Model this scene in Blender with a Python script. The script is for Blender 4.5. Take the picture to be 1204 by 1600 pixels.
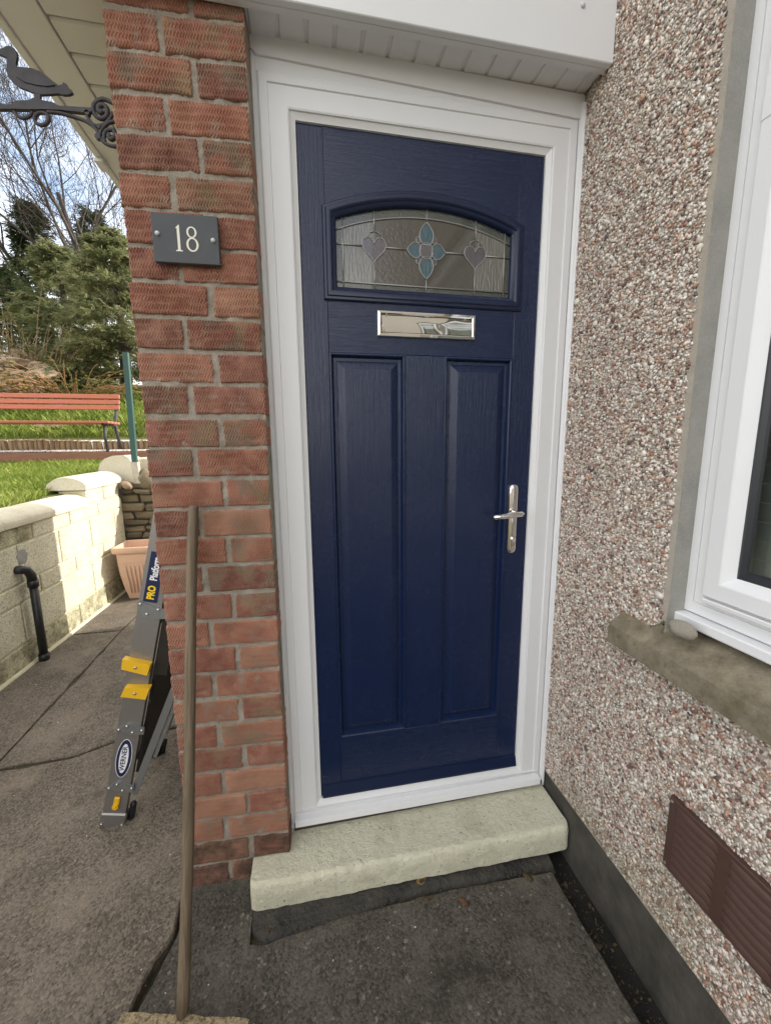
import bpy, math, random
import numpy as np
from mathutils import Vector, Matrix, noise as mnoise
random.seed(7); rng = np.random.default_rng(7)
R = math.radians
for o in list(bpy.data.objects): bpy.data.objects.remove(o)
scene = bpy.context.scene
COL = scene.collection

# ------------------------------------------------------------------ camera
CAMC = np.array([0.1105, -1.1599, 1.41258]); YAW, PIT, ROL, FPX = -0.187507, -0.160589, 0.007837, 619.268
def _rot(y, p, r):
    cy, sy, cp, sp, cr, sr = math.cos(y), math.sin(y), math.cos(p), math.sin(p), math.cos(r), math.sin(r)
    return (np.array([[cy,-sy,0],[sy,cy,0],[0,0,1]]) @ np.array([[1,0,0],[0,cp,-sp],[0,sp,cp]])
            @ np.array([[cr,0,sr],[0,1,0],[-sr,0,cr]]))
RM = _rot(YAW, PIT, ROL)
def at(u, v, ax, val):                       # a measured picture point laid on a known plane of the place
    d = RM @ np.array([(u-602)/FPX, 1, -(v-800)/FPX]); i = 'xyz'.index(ax)
    return Vector(CAMC + (val-CAMC[i])/d[i]*d)
cam = bpy.data.cameras.new('camera'); cam.sensor_fit = 'VERTICAL'; cam.sensor_height = 36
cam.lens = 36*FPX/1600; cam.clip_start = .02; cam.clip_end = 2000
co = bpy.data.objects.new('camera', cam); COL.objects.link(co)
m = Matrix.Identity(4)
for i in range(3):
    m[i][0], m[i][1], m[i][2], m[i][3] = RM[i,0], RM[i,2], -RM[i,1], CAMC[i]
co.matrix_world = m; scene.camera = co
scene.render.resolution_x, scene.render.resolution_y = 770, 1024

# ------------------------------------------------------------------ world, sun, exposure
SUN = Vector((1, .24, .47)).normalized()
w = bpy.data.worlds.new('World'); scene.world = w; w.use_nodes = True
nt = w.node_tree; N = nt.nodes; L = nt.links
bg = N['Background']; bg.inputs[1].default_value = .15
sky = N.new('ShaderNodeTexSky'); sky.sky_type = 'NISHITA'; sky.sun_disc = False
sky.sun_elevation = math.asin(SUN.z); sky.sun_rotation = math.atan2(SUN.x, SUN.y)
sky.air_density = 1.0; sky.dust_density = 1.6; sky.ozone_density = 1.2
tc = N.new('ShaderNodeTexCoord'); mp = N.new('ShaderNodeMapping')
mp.inputs['Location'].default_value = (.36, 2.68, 1.83); mp.inputs['Scale'].default_value = (1, 1, 2.2)
L.new(tc.outputs['Generated'], mp.inputs[0])
nz = N.new('ShaderNodeTexNoise'); nz.inputs['Scale'].default_value = 2.1; nz.inputs['Detail'].default_value = 9; nz.inputs['Roughness'].default_value = .56
L.new(mp.outputs[0], nz.inputs['Vector'])
rp = N.new('ShaderNodeValToRGB'); rp.color_ramp.elements[0].position = .31; rp.color_ramp.elements[1].position = .57
L.new(nz.outputs[0], rp.inputs[0])
mx = N.new('ShaderNodeMix'); mx.data_type = 'RGBA'; L.new(rp.outputs[0], mx.inputs[0]); L.new(sky.outputs[0], mx.inputs[6])
mx.inputs[7].default_value = (6.0, 5.75, 5.35, 1)
L.new(mx.outputs[2], bg.inputs[0])
sl = bpy.data.lights.new('sun', 'SUN'); sl.energy = 2.0; sl.angle = R(.6); sl.color = (1, .95, .87)
so = bpy.data.objects.new('sun', sl); COL.objects.link(so); so.location = (10, 3, 8)
so.rotation_euler = (-SUN).to_track_quat('-Z', 'Y').to_euler()
vs = scene.view_settings; vs.view_transform = 'Standard'; vs.look = 'None'; vs.gamma = 1; vs.use_curve_mapping = False
vs.exposure = 1.58

# ------------------------------------------------------------------ materials
MATS = {}
def lin(c):
    if isinstance(c, str):
        c = [int(c[i:i+2], 16)/255 for i in (0, 2, 4)]
        c = [x/12.92 if x <= .04045 else ((x+.055)/1.055)**2.4 for x in c]
    return (*c[:3], 1)
class G:
    """small node-graph helper"""
    def __init__(s, name):
        s.m = bpy.data.materials.new(name); s.m.use_nodes = True; s.nt = s.m.node_tree; s.N = s.nt.nodes; s.L = s.nt.links
        s.b = s.N['Principled BSDF']; s.c = s.N.new('ShaderNodeTexCoord'); MATS[name] = s.m
    def link(s, a, b): s.L.new(a, b)
    def put(s, inp, v):
        if isinstance(v, bpy.types.NodeSocket): s.L.new(v, inp)
        elif isinstance(v, (tuple, list)) and len(v) == 3 and inp.type == 'RGBA': inp.default_value = (*v, 1)
        else: inp.default_value = v
    def co(s, kind='Object', scale=(1,1,1), rot=(0,0,0)):
        mp = s.N.new('ShaderNodeMapping'); s.L.new(s.c.outputs[kind], mp.inputs[0])
        mp.inputs['Scale'].default_value = scale; mp.inputs['Rotation'].default_value = rot
        return mp.outputs[0]
    def noise(s, sc, det=4, rough=.6, vec=None, dist=0):
        n = s.N.new('ShaderNodeTexNoise'); n.inputs['Scale'].default_value = sc; n.inputs['Detail'].default_value = det
        n.inputs['Roughness'].default_value = rough; n.inputs['Distortion'].default_value = dist
        s.L.new(vec if vec else s.c.outputs['Object'], n.inputs['Vector']); return n.outputs[0]
    def vor(s, sc, vec=None, feature='F1', rnd=1):
        n = s.N.new('ShaderNodeTexVoronoi'); n.feature = feature; n.inputs['Scale'].default_value = sc; n.inputs['Randomness'].default_value = rnd
        s.L.new(vec if vec else s.c.outputs['Object'], n.inputs['Vector']); return n
    def ramp(s, v, *stops):
        r = s.N.new('ShaderNodeValToRGB'); s.put(r.inputs[0], v); e = r.color_ramp.elements
        while len(e) < len(stops): e.new(.5)
        for el, (p, c) in zip(e, stops):
            el.position = p; el.color = lin(c) if not isinstance(c, (int, float)) else (c, c, c, 1)
        return r.outputs[0]
    def mix(s, f, a, b, mode='MIX'):
        n = s.N.new('ShaderNodeMix'); n.data_type = 'RGBA'; n.blend_type = mode
        for i, v in ((0, f), (6, a), (7, b)): s.put(n.inputs[i], lin(v) if isinstance(v, (str, tuple)) else v)
        return n.outputs[2]
    def math(s, op, a, b=0., c=0.):
        n = s.N.new('ShaderNodeMath'); n.operation = op
        for i, v in enumerate((a, b, c)): s.put(n.inputs[i], v)
        return n.outputs[0]
    def xyz(s, vec):
        n = s.N.new('ShaderNodeSeparateXYZ'); s.L.new(vec, n.inputs[0]); return n.outputs
    def rnd(s): return s.N.new('ShaderNodeObjectInfo').outputs['Random']
    def attr(s, name):
        n = s.N.new('ShaderNodeAttribute'); n.attribute_name = name; return n
    def bump(s, h, strength=.5, dist=.002, prev=None):
        n = s.N.new('ShaderNodeBump'); n.inputs['Strength'].default_value = strength; n.inputs['Distance'].default_value = dist
        s.put(n.inputs['Height'], h)
        if prev: s.L.new(prev, n.inputs['Normal'])
        return n.outputs[0]
    def out(s, col, rough=.6, metal=0., nor=None, spec=.5, coat=0., **kw):
        s.put(s.b.inputs['Base Color'], lin(col) if isinstance(col, (str, tuple)) else col)
        s.put(s.b.inputs['Roughness'], rough); s.put(s.b.inputs['Metallic'], metal); s.put(s.b.inputs['Specular IOR Level'], spec)
        s.put(s.b.inputs['Coat Weight'], coat)
        if nor: s.L.new(nor, s.b.inputs['Normal'])
        for k, v in kw.items(): s.put(s.b.inputs[k.replace('_', ' ')], v)
        return s.m

def simple(name, c1, c2, rough, sc=8, bs=0., bsc=60, bd=.002, metal=0, spec=.5, coat=0.):
    g = G(name); n = g.noise(sc, 5)
    nor = g.bump(g.noise(bsc, 5), bs, bd) if bs else None
    return g.out(g.ramp(n, (.35, c1), (.65, c2)), rough, metal, nor, spec, coat)

def m_brick(name, dirty=False):
    g = G(name); r = g.rnd()
    nor = g.bump(g.noise(420, 4), .5, .0012)
    loc = g.N.new('ShaderNodeVectorMath'); loc.operation = 'ADD'; g.L.new(g.c.outputs['Object'], loc.inputs[0])
    cb = g.N.new('ShaderNodeCombineXYZ'); g.put(cb.inputs[0], g.math('MULTIPLY', r, 37.)); g.put(cb.inputs[1], g.math('MULTIPLY', r, 11.)); g.L.new(cb.outputs[0], loc.inputs[1])
    v = loc.outputs[0]
    base = g.ramp(r, (0, (.345, .150, .105)), (.15, (.24, .098, .076)), (.3, (.385, .185, .128)), (.45, (.285, .115, .086)), (.6, (.40, .215, .145)), (.75, (.205, .090, .072)), (.88, (.33, .14, .10)), (1, (.27, .125, .10)))
    base = g.mix(g.ramp(g.noise(34, 5, .7, v), (.38, 0.), (.72, .6)), base, (.47, .28, .185))
    burnt = g.math('MULTIPLY', g.ramp(g.noise(17, 4, .6, v), (.46, 0.), (.60, 1.)), g.ramp(g.math('FRACT', g.math('MULTIPLY', r, 7.31)), (.4, 0.), (.66, .85)))
    base = g.mix(burnt, base, g.mix(g.noise(9, 2, .5, v), (.13, .11, .12), (.38, .26, .13)))
    base = g.mix(g.ramp(g.noise(700, 2), (.62, 0.), (.72, .5)), base, (.55, .42, .32))
    base = g.mix(g.ramp(g.noise(60, 6, .75, v), (.62, 0.), (.74, .5)), base, (.40, .34, .28))
    if dirty:
        base = g.mix(g.ramp(g.noise(20, 6, .7, v), (.25, .0), (.6, .85)), base, (.05, .042, .032))
    return g.out(base, .88, 0, nor, .25)
m_brick('brick'); m_brick('brick_damp', True)

def m_mortar(name, a, b, sc=30, bs=.8):
    g = G(name)
    c = g.mix(g.ramp(g.noise(sc, 6, .7), (.3, 0.), (.7, 1.)), a, b)
    c = g.mix(g.ramp(g.vor(700).outputs['Color'], (.35, 0.), (.95, .35)), c, (.5, .47, .42))
    return g.out(c, .95, 0, g.bump(g.noise(260, 6, .75), bs, .003), .2)
m_mortar('mortar', (.19, .165, .13), (.40, .36, .30), 22)
m_mortar('mortar_damp', (.03, .028, .022), (.13, .115, .09))
m_mortar('render_base', (.36, .32, .27), (.46, .42, .36))
m_mortar('reveal_cement', (.24, .24, .225), (.34, .335, .31), 12, .5)

def m_upvc(name, c=(.76, .77, .79)):
    g = G(name); n = g.noise(2.5, 4)
    d = g.ramp(g.noise(55, 6, .8), (.66, 0.), (.8, .13))
    return g.out(g.mix(d, g.mix(n, c, tuple(x*.95 for x in c)), (.42, .39, .34)), g.ramp(g.noise(30, 3), (0, .26), (1, .38)), 0, g.bump(g.noise(9, 2), .06, .01), .5)
m_upvc('upvc'); m_upvc('upvc_soffit', (.73, .73, .74)); m_upvc('upvc_cream', (.86, .85, .81))

def m_door(name, horiz=False):
    g = G(name)
    # embossed wood grain: long streaks along the member
    sc = (1.6, 1, 34) if horiz else (34, 1, 1.6)
    v = g.co('Object', sc); n1 = g.noise(4.2, 5, .62, v, .9)
    sc2 = (3.2, 1, 120) if horiz else (120, 1, 3.2)
    n2 = g.noise(3, 3, .5, g.co('Object', sc2))
    h = g.math('ADD', g.math('PINGPONG', g.math('MULTIPLY', n1, 5.5), 1.), g.math('MULTIPLY', n2, .7))
    nor = g.bump(h, .30, .0014)
    c = g.mix(g.noise(5, 4), (.0042, .0132, .0500), (.0058, .0162, .0600))
    return g.out(c, g.ramp(g.noise(7, 5, .7), (.3, .20), (.7, .32)), 0, nor, .5, .0)
m_door('door_navy'); m_door('door_navy_cross', True)
g = G('door_trim'); g.out((.0042, .0125, .047), .3, 0, g.bump(g.noise(18, 3), .05, .004), .5)
g = G('chrome'); g.out((.83, .82, .80), .07, 1., g.bump(g.noise(14, 2), .12, .006))
g = G('chrome_flap'); g.out((.84, .83, .81), .04, 1.)
g = G('black_rubber'); g.out((.012, .014, .016), .45)
g = G('gasket'); g.out((.018, .022, .028), .35)
def m_glass(name, c, rough, bsc, bs, sc=(1,1,1)):
    g = G(name); v = g.co('Object', sc)
    h = g.noise(bsc, 3, .6, v)
    return g.out(g.mix(g.noise(bsc*.6, 3, .6, v), c, tuple(x*1.5 for x in c)), rough, 0, g.bump(h, bs, .003), .9, .8)
m_glass('glass_obscure', (.052, .046, .036), .06, 130, .3)
m_glass('glass_border', (.024, .030, .020), .14, 190, .7)
m_glass('glass_blue', (.026, .070, .092), .12, 110, .5, (1, 1, .4))
m_glass('glass_purple', (.045, .034, .045), .10, 160, .45, (2.4, 1, .5))
m_glass('glass_rain', (.10, .096, .08), .06, 70, .9, (2.6, 1, .5))
g = G('lead'); g.out((.36, .35, .34), .45, .6, g.bump(g.noise(300, 2), .2, .001))
g = G('window_glass')
tr_ = g.N.new('ShaderNodeBsdfTransparent'); tr_.inputs[0].default_value = (.86, .9, .88, 1); gl_ = g.N.new('ShaderNodeBsdfGlossy'); gl_.inputs['Roughness'].default_value = .015
fz_ = g.N.new('ShaderNodeFresnel'); fz_.inputs[0].default_value = 1.7; mm_ = g.N.new('ShaderNodeMixShader')
g.L.new(fz_.outputs[0], mm_.inputs[0]); g.L.new(tr_.outputs[0], mm_.inputs[1]); g.L.new(gl_.outputs[0], mm_.inputs[2]); g.L.new(mm_.outputs[0], g.N['Material Output'].inputs[0])
simple('blind', (.52, .53, .50), (.6, .6, .57), .6, 20)
g = G('slate')
g.out(g.mix(g.noise(26, 5, .65), (.052, .058, .066), (.085, .09, .098)), .62, 0, g.bump(g.noise(90, 5), .2, .001), .4)
simple('engraved_cream', (.80, .78, .68), (.72, .70, .6), .6, 60)
simple('iron', (.030, .027, .032), (.052, .046, .052), .6, 40, .4, 220, .0012)

def m_step():
    g = G('step_paint')
    c = g.mix(g.ramp(g.noise(9, 6, .7), (.3, 0.), (.7, 1.)), (.68, .66, .50), (.78, .76, .60))
    c = g.mix(g.ramp(g.noise(38, 6, .78), (.56, 0.), (.72, .4)), c, (.40, .36, .25))
    c = g.mix(g.ramp(g.noise(5, 6, .8), (.52, 0.), (.72, .5)), c, (.40, .37, .25))
    c = g.mix(g.ramp(g.noise(95, 4, .7), (.63, 0.), (.67, .85)), c, (.15, .12, .08))
    nor = g.bump(g.noise(170, 6, .75), .9, .005); nor = g.bump(g.noise(42, 5, .7), .8, .010, nor)
    return g.out(c, .62, 0, nor, .4)
m_step()

def m_ground(name, a, b, c2, scale=1., damp=0.):
    g = G(name)
    c = g.mix(g.ramp(g.noise(1.7*scale, 6, .65), (.3, 0.), (.68, 1.)), a, b)
    vo = g.vor(170); c = g.mix(1., c, g.ramp(vo.outputs['Color'], (.0, .42), (1., 1.65)), 'MULTIPLY')
    c = g.mix(g.ramp(g.noise(3.6, 7, .78), (.48, 0.), (.68, .75)), c, c2)
    c = g.mix(g.ramp(g.vor(125).outputs['Color'], (.86, 0.), (.92, .5)), c, (.30, .255, .20))
    c = g.mix(g.ramp(g.noise(2.3, 7, .75, g.co('Object', (1, 1.3, 1), (0, 0, .6))), (.56, 0.), (.70, .75)), c, tuple(x*.42 for x in a))
    c = g.mix(g.ramp(g.noise(17, 5, .7), (.66, 0.), (.74, .85)), c, tuple(x*.3 for x in a))
    c = g.mix(g.ramp(g.noise(3.1, 5, .7), (.60, 0.), (.75, .4)), c, (.12, .115, .05))
    nor = g.bump(g.math('ADD', g.math('MULTIPLY', vo.outputs['Distance'], -.8), g.noise(110, 5, .7)), .55, .003)
    nor = g.bump(g.noise(12, 5), .35, .012, nor)
    return g.out(c, .9 - damp*.4, 0, nor, .3)
m_ground('concrete', (.098, .083, .066), (.17, .143, .113), (.255, .215, .17))
m_ground('concrete_dark', (.052, .048, .040), (.090, .081, .067), (.145, .132, .108), 1.4)
simple('fillet', (.012, .011, .009), (.046, .041, .033), .55, 10, .9, 60, .008)
simple('dirt', (.006, .006, .005), (.02, .018, .014), .95, 14, .9, 120, .006)
simple('joint_dirt', (.020, .019, .010), (.075, .065, .035), .95, 11, .9, 120, .006)
simple('plinth', (.030, .027, .022), (.095, .087, .074), .85, 7, .7, 90, .004)
def m_sill():
    g = G('sill_stone')
    c = g.mix(g.ramp(g.noise(16, 7, .72), (.3, 0.), (.7, 1.)), (.12, .102, .070), (.31, .27, .20))
    c = g.mix(g.ramp(g.noise(9, 6, .75), (.52, 0.), (.68, .5)), c, (.13, .125, .055))
    c = g.mix(g.ramp(g.noise(26, 6, .75), (.58, 0.), (.7, .7)), c, (.05, .045, .032))
    c = g.mix(g.ramp(g.noise(240, 3), (.68, 0.), (.72, .6)), c, (.48, .46, .4))
    return g.out(c, .93, 0, g.bump(g.noise(210, 6, .75), .85, .003, g.bump(g.noise(30, 4), .6, .006)), .2)
m_sill()
g = G('pebbles'); a = g.attr('Col'); g.out(a.outputs['Color'], .34, 0, None, .5)
g = G('vent_brown'); g.out(g.mix(g.noise(30, 4), (.062, .030, .025), (.090, .048, .040)), .5, 0, None, .45)
g = G('screw'); g.out((.55, .54, .52), .3, .9)
g = G('cover_cap'); g.out((.62, .63, .66), .3)
def m_wood(name, a, b, sc=(30, 30, 1.5), rough=.75):
    g = G(name); n = g.noise(3, 6, .65, g.co('Object', sc), 1.2)
    return g.out(g.ramp(n, (.3, a), (.7, b)), rough, 0, g.bump(n, .5, .0015), .3)
m_wood('pole_wood', (.075, .056, .038), (.215, .165, .11))
g = G('broom_wood'); n_ = g.noise(3, 6, .65, g.co('Object', (4, 40, 40)), 1.)
g.out(g.mix(g.ramp(g.noise(120, 6, .8), (.46, 0.), (.60, .85)), g.ramp(n_, (.3, (.30, .235, .14)), (.7, (.44, .36, .23))), (.05, .036, .022)), .85, 0, g.bump(g.noise(120, 6, .8), .6, .003), .2)
m_wood('bench_wood', (.40, .125, .075), (.52, .185, .115), (1.5, 30, 30), .6)
m_wood('log_wood', (.13, .085, .045), (.36, .26, .15), (20, 20, 1.5))
m_wood('edging_wood', (.20, .095, .060), (.29, .14, .09), (1.2, 20, 20))
m_wood('bark', (.032, .026, .022), (.075, .062, .052), (14, 14, 2))
m_wood('stem_wood', (.24, .17, .105), (.40, .29, .18), (20, 20, 2))
m_wood('dry_stem', (.30, .155, .07), (.42, .25, .12), (20, 20, 2))
simple('litter', (.03, .022, .012), (.11, .075, .035), .9, 300)
simple('bristle', (.16, .10, .05), (.26, .17, .09), .8, 200, .6, 300)
def m_alu(name, c, rough):
    g = G(name); n = g.noise(6, 5, .7, g.co('Object', (60, 60, 3)))
    sc = g.ramp(g.noise(22, 6, .8), (.62, 0.), (.72, .5))
    return g.out(g.mix(sc, g.mix(n, c, tuple(x*.72 for x in c)), (.62, .58, .55)), rough, .75, g.bump(n, .15, .001), .5)
m_alu('aluminium', (.35, .335, .325), .42); m_alu('alu_shaded', (.055, .05, .045), .6); m_alu('alu_plate', (.36, .38, .39), .38)  # inner ladder parts: same metal, shade inside the fold put into the colour
g = G('ladder_yellow'); g.out(g.mix(g.ramp(g.noise(40, 6, .8), (.55, 0.), (.75, .45)), (.78, .46, .015), (.5, .36, .12)), .45)
g = G('sticker_navy'); g.out((.012, .022, .075), .3)
g = G('sticker_white'); g.out((.82, .83, .85), .35)
g = G('sticker_yellow'); g.out((.90, .62, .02), .35)
def m_blockwall(name, a, b, hole, dirt=0.):
    g = G(name)
    c = g.mix(g.ramp(g.noise(7, 5, .7), (.3, 0.), (.7, 1.)), a, b)
    c = g.mix(g.ramp(g.noise(85, 5, .8), (.50, 0.), (.62, hole)), c, (.21, .185, .115))
    c = g.mix(g.ramp(g.noise(2.6, 7, .75, g.co('Object', (1, 1, .6))), (.50, 0.), (.70, .35)), c, (.40, .35, .22))
    if dirt: c = g.mix(g.ramp(g.noise(11, 7, .8), (.42, 0.), (.62, dirt)), c, (.10, .09, .045))
    return g.out(c, .85, 0, g.bump(g.noise(85, 5, .8), 1., .008), .3)
m_blockwall('block_dirty', (.60, .56, .38), (.70, .66, .46), .9, .75)
m_blockwall('block_cream', (.68, .64, .48), (.78, .74, .58), .8)
m_blockwall('coping_cream', (.66, .60, .46), (.76, .71, .56), .2)
m_blockwall('block_joint', (.66, .62, .42), (.76, .72, .52), .1)
def m_stone(name, cols, sc=5):
    g = G(name); r = g.rnd(); c = g.ramp(r, *[(i/(len(cols)-1), c) for i, c in enumerate(cols)])
    c = g.mix(g.ramp(g.noise(sc*3, 6, .72), (.35, 0.), (.75, .7)), c, cols[-1])
    c = g.mix(g.ramp(g.noise(sc*9, 5, .7), (.55, 0.), (.75, .6)), c, tuple(x*.35 for x in cols[0]))
    return g.out(c, .92, 0, g.bump(g.noise(sc*14, 6, .72), .9, .012), .2)
m_stone('drystone', [(.12, .10, .07), (.20, .17, .115), (.16, .13, .09), (.26, .22, .15)])
m_stone('boulder', [(.33, .245, .165), (.23, .175, .125), (.44, .335, .235)], 4)
m_stone('pebble_stone', [(.50, .45, .37), (.62, .57, .49)], 34)
m_stone('gravel', [(.60, .54, .51), (.68, .62, .58)], 20)
g = G('terracotta'); g.out(g.mix(g.noise(5, 5, .7), (.62, .40, .295), (.72, .50, .38)), .6, 0, g.bump(g.noise(120, 4), .15, .002), .35)
g = G('post_green'); g.out(g.mix(g.noise(20, 4), (.014, .062, .050), (.024, .088, .072)), .5)
simple('post_concrete', (.42, .38, .31), (.54, .49, .4), .9, 20, .5)
def m_leaf(name, *stops, tr=.32):
    g = G(name); a = g.attr('rnd').outputs['Fac']; c = g.ramp(a, *stops); g.out(c, .6, 0, None, .25)
    t = g.N.new('ShaderNodeBsdfTranslucent'); g.L.new(c, t.inputs[0]); mx = g.N.new('ShaderNodeMixShader'); mx.inputs[0].default_value = tr
    g.L.new(g.b.outputs[0], mx.inputs[1]); g.L.new(t.outputs[0], mx.inputs[2]); g.L.new(mx.outputs[0], g.N['Material Output'].inputs[0]); return g.m
m_leaf('grass', (0, (.12, .17, .025)), (.4, (.20, .27, .045)), (.75, (.30, .36, .075)), (1, (.44, .42, .16)))
m_leaf('conifer_leaf', (0, (.08, .105, .052)), (.35, (.18, .21, .10)), (.7, (.37, .37, .19)), (1, (.56, .52, .32)))
m_leaf('conifer_dark', (0, (.035, .055, .03)), (.5, (.075, .10, .045)), (1, (.15, .16, .07)))
m_leaf('shrub_leaf', (0, (.04, .055, .015)), (.5, (.11, .12, .03)), (1, (.27, .2, .075)))
simple('soil_grass', (.10, .125, .03), (.19, .19, .06), .95, 5, .8, 30, .03)
simple('soil', (.09, .07, .045), (.16, .13, .085), .95, 3, .6, 30, .02)
simple('pipe_black', (.010, .011, .012), (.020, .021, .022), .42, 30, .15, 90)
simple('leaf_brown', (.16, .055, .028), (.22, .10, .05), .7, 60)
simple('leaf_tan', (.35, .22, .07), (.25, .16, .06), .7, 60)
simple('grit', (.45, .43, .4), (.75, .73, .7), .6, 90)
simple('roof_tile', (.16, .085, .06), (.22, .12, .085), .85, 4, .4, 30)
simple('render_plain', (.36, .32, .28), (.45, .41, .36), .95, 4, .5, 120, .004)

# ------------------------------------------------------------------ mesh helpers
class MB:
    def __init__(s): s.v = []; s.f = []
    def add(s, vs, fs):
        k = len(s.v); s.v += [tuple(p) for p in vs]; s.f += [tuple(i+k for i in f) for f in fs]; return s
    def box(s, x0, x1, y0, y1, z0, z1, M=None):
        p = [Vector((x, y, z)) for z in (z0, z1) for y in (y0, y1) for x in (x0, x1)]
        if M is not None: p = [M @ q for q in p]
        return s.add(p, [(0,2,3,1),(4,5,7,6),(0,1,5,4),(2,6,7,3),(0,4,6,2),(1,3,7,5)])
    def cbox(s, x0, x1, y0, y1, z0, z1, c=.002, M=None, jit=0.):
        c = min(c, (x1-x0)*.45, (y1-y0)*.45, (z1-z0)*.45)
        P = {}; vs = []
        for ix, x in enumerate((x0, x1)):
            for iy, y in enumerate((y0, y1)):
                for iz, z in enumerate((z0, z1)):
                    j = Vector((random.uniform(-jit, jit), random.uniform(-jit, jit), random.uniform(-jit, jit))) if jit else Vector()
                    sx, sy, sz = (1-2*ix)*c, (1-2*iy)*c, (1-2*iz)*c
                    for a, q in enumerate(((x, y+sy, z+sz), (x+sx, y, z+sz), (x+sx, y+sy, z))):
                        P[ix, iy, iz, a] = len(vs); vs.append(Vector(q)+j)
        if M is not None: vs = [M @ q for q in vs]
        F = []
        for i in (0, 1):
            F.append([P[i, a, b, 0] for a, b in ((0,0),(0,1),(1,1),(1,0))][::1 if i == 0 else -1])
            F.append([P[a, i, b, 1] for a, b in ((0,0),(1,0),(1,1),(0,1))][::1 if i == 0 else -1])
            F.append([P[a, b, i, 2] for a, b in ((0,0),(0,1),(1,1),(1,0))][::1 if i == 0 else -1])
        for a in (0, 1):
            for b in (0, 1):
                F.append([P[a,b,0,0], P[a,b,1,0], P[a,b,1,1], P[a,b,0,1]])
                F.append([P[a,0,b,0], P[a,1,b,0], P[a,1,b,2], P[a,0,b,2]])
                F.append([P[0,a,b,1], P[1,a,b,1], P[1,a,b,2], P[0,a,b,2]])
                for c_ in (0, 1): F.append([P[a,b,c_,0], P[a,b,c_,1], P[a,b,c_,2]])
        return s.add(vs, F)
    def tube(s, pts, rad, n=8, cap=True, flat=None):
        pts = [Vector(p) for p in pts]; k = len(pts)
        if not hasattr(rad, '__len__'): rad = [rad]*k
        rings = []; up = None
        for i in range(k):
            t = (pts[min(i+1, k-1)] - pts[max(i-1, 0)]).normalized()
            if up is None:
                up = Vector((0, 0, 1)) if abs(t.z) < .9 else Vector((0, 1, 0))
            a = t.cross(up).normalized() if t.cross(up).length > 1e-6 else t.orthogonal().normalized(); b = a.cross(t).normalized(); up = b
            ring = []
            for j in range(n):
                an = 2*math.pi*j/n; q = a*math.cos(an)*rad[i] + b*math.sin(an)*rad[i]
                ring.append(pts[i]+q)
            rings.append(ring)
        vs = [p for r_ in rings for p in r_]; fs = []
        for i in range(k-1):
            for j in range(n):
                fs.append((i*n+j, i*n+(j+1) % n, (i+1)*n+(j+1) % n, (i+1)*n+j))
        if cap: fs += [tuple(range(n))[::-1], tuple((k-1)*n+j for j in range(n))]
        return s.add(vs, fs)
    def prism(s, poly, fn, d0, d1):
        """poly 2D points; fn(a, b, d) -> point; faces front, back and sides"""
        n = len(poly); vs = [fn(a, b, d0) for a, b in poly] + [fn(a, b, d1) for a, b in poly]
        fs = [tuple(range(n)), tuple(range(n, 2*n))[::-1]] + [(i, i+n, (i+1) % n+n, (i+1) % n) for i in range(n)]
        return s.add(vs, fs)
    def loft(s, loops, close=True, cap=False):
        n = len(loops[0]); vs = [p for l in loops for p in l]; fs = []
        for i in range(len(loops)-1):
            for j in range(n if close else n-1):
                fs.append((i*n+j, i*n+(j+1) % n, (i+1)*n+(j+1) % n, (i+1)*n+j))
        if cap: fs += [tuple(range(n))[::-1], tuple((len(loops)-1)*n+j for j in range(n))]
        return s.add(vs, fs)
    def mesh(s, name, mat, smooth=False):
        me = bpy.data.meshes.new(name); me.from_pydata([tuple(p) for p in s.v], [], s.f)
        import bmesh
        if len(s.f) < 60000:
            b = bmesh.new(); b.from_mesh(me); bmesh.ops.recalc_face_normals(b, faces=b.faces); b.to_mesh(me); b.free()
        if mat: me.materials.append(MATS[mat])
        if smooth: me.polygons.foreach_set('use_smooth', [True]*len(me.polygons))
        return me
    def build(s, name, mat, parent=None, smooth=False, **kw):
        return ob(name, s.mesh(name, mat, smooth), parent, **kw)

def ob(name, me, parent=None, loc=None, rot=None, label=None, cat=None, group=None, kind=None):
    o = bpy.data.objects.new(name, me); COL.objects.link(o)
    if parent: o.parent = parent
    if loc is not None: o.location = loc
    if rot is not None: o.rotation_euler = rot
    return tag(o, label, cat, group, kind)
def tag(o, label=None, cat=None, group=None, kind=None):
    for k, v in (('label', label), ('category', cat), ('group', group), ('kind', kind)):
        if v: o[k] = v
    return o
def thing(name, label, cat, loc=(0, 0, 0), rot=(0, 0, 0), group=None):
    return ob(name, None, None, loc, rot, label, cat, group)
def smooth_angle(o, deg=40):
    me = o.data; me.polygons.foreach_set('use_smooth', [True]*len(me.polygons))
    me.set_sharp_from_angle(angle=R(deg)); return o
def bulk(name, V, F, mat, attrs=None, col=None, smooth=False):
    """big mesh from arrays; F is (n,3) or (n,4)"""
    me = bpy.data.meshes.new(name); V = np.asarray(V, np.float32); F = np.asarray(F, np.int32); n, k = F.shape
    me.vertices.add(len(V)); me.vertices.foreach_set('co', V.ravel())
    me.loops.add(n*k); me.loops.foreach_set('vertex_index', F.ravel())
    me.polygons.add(n); me.polygons.foreach_set('loop_start', np.arange(0, n*k, k, dtype=np.int32)); me.polygons.foreach_set('loop_total', np.full(n, k, np.int32))
    me.update(calc_edges=True)
    if attrs is not None:
        a = me.attributes.new('rnd', 'FLOAT', 'POINT'); a.data.foreach_set('value', np.asarray(attrs, np.float32))
    if col is not None:
        a = me.color_attributes.new('Col', 'FLOAT_COLOR', 'POINT'); a.data.foreach_set('color', np.asarray(col, np.float32).ravel())
    me.materials.append(MATS[mat])
    if smooth: me.polygons.foreach_set('use_smooth', np.ones(n, bool))
    return me
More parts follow.
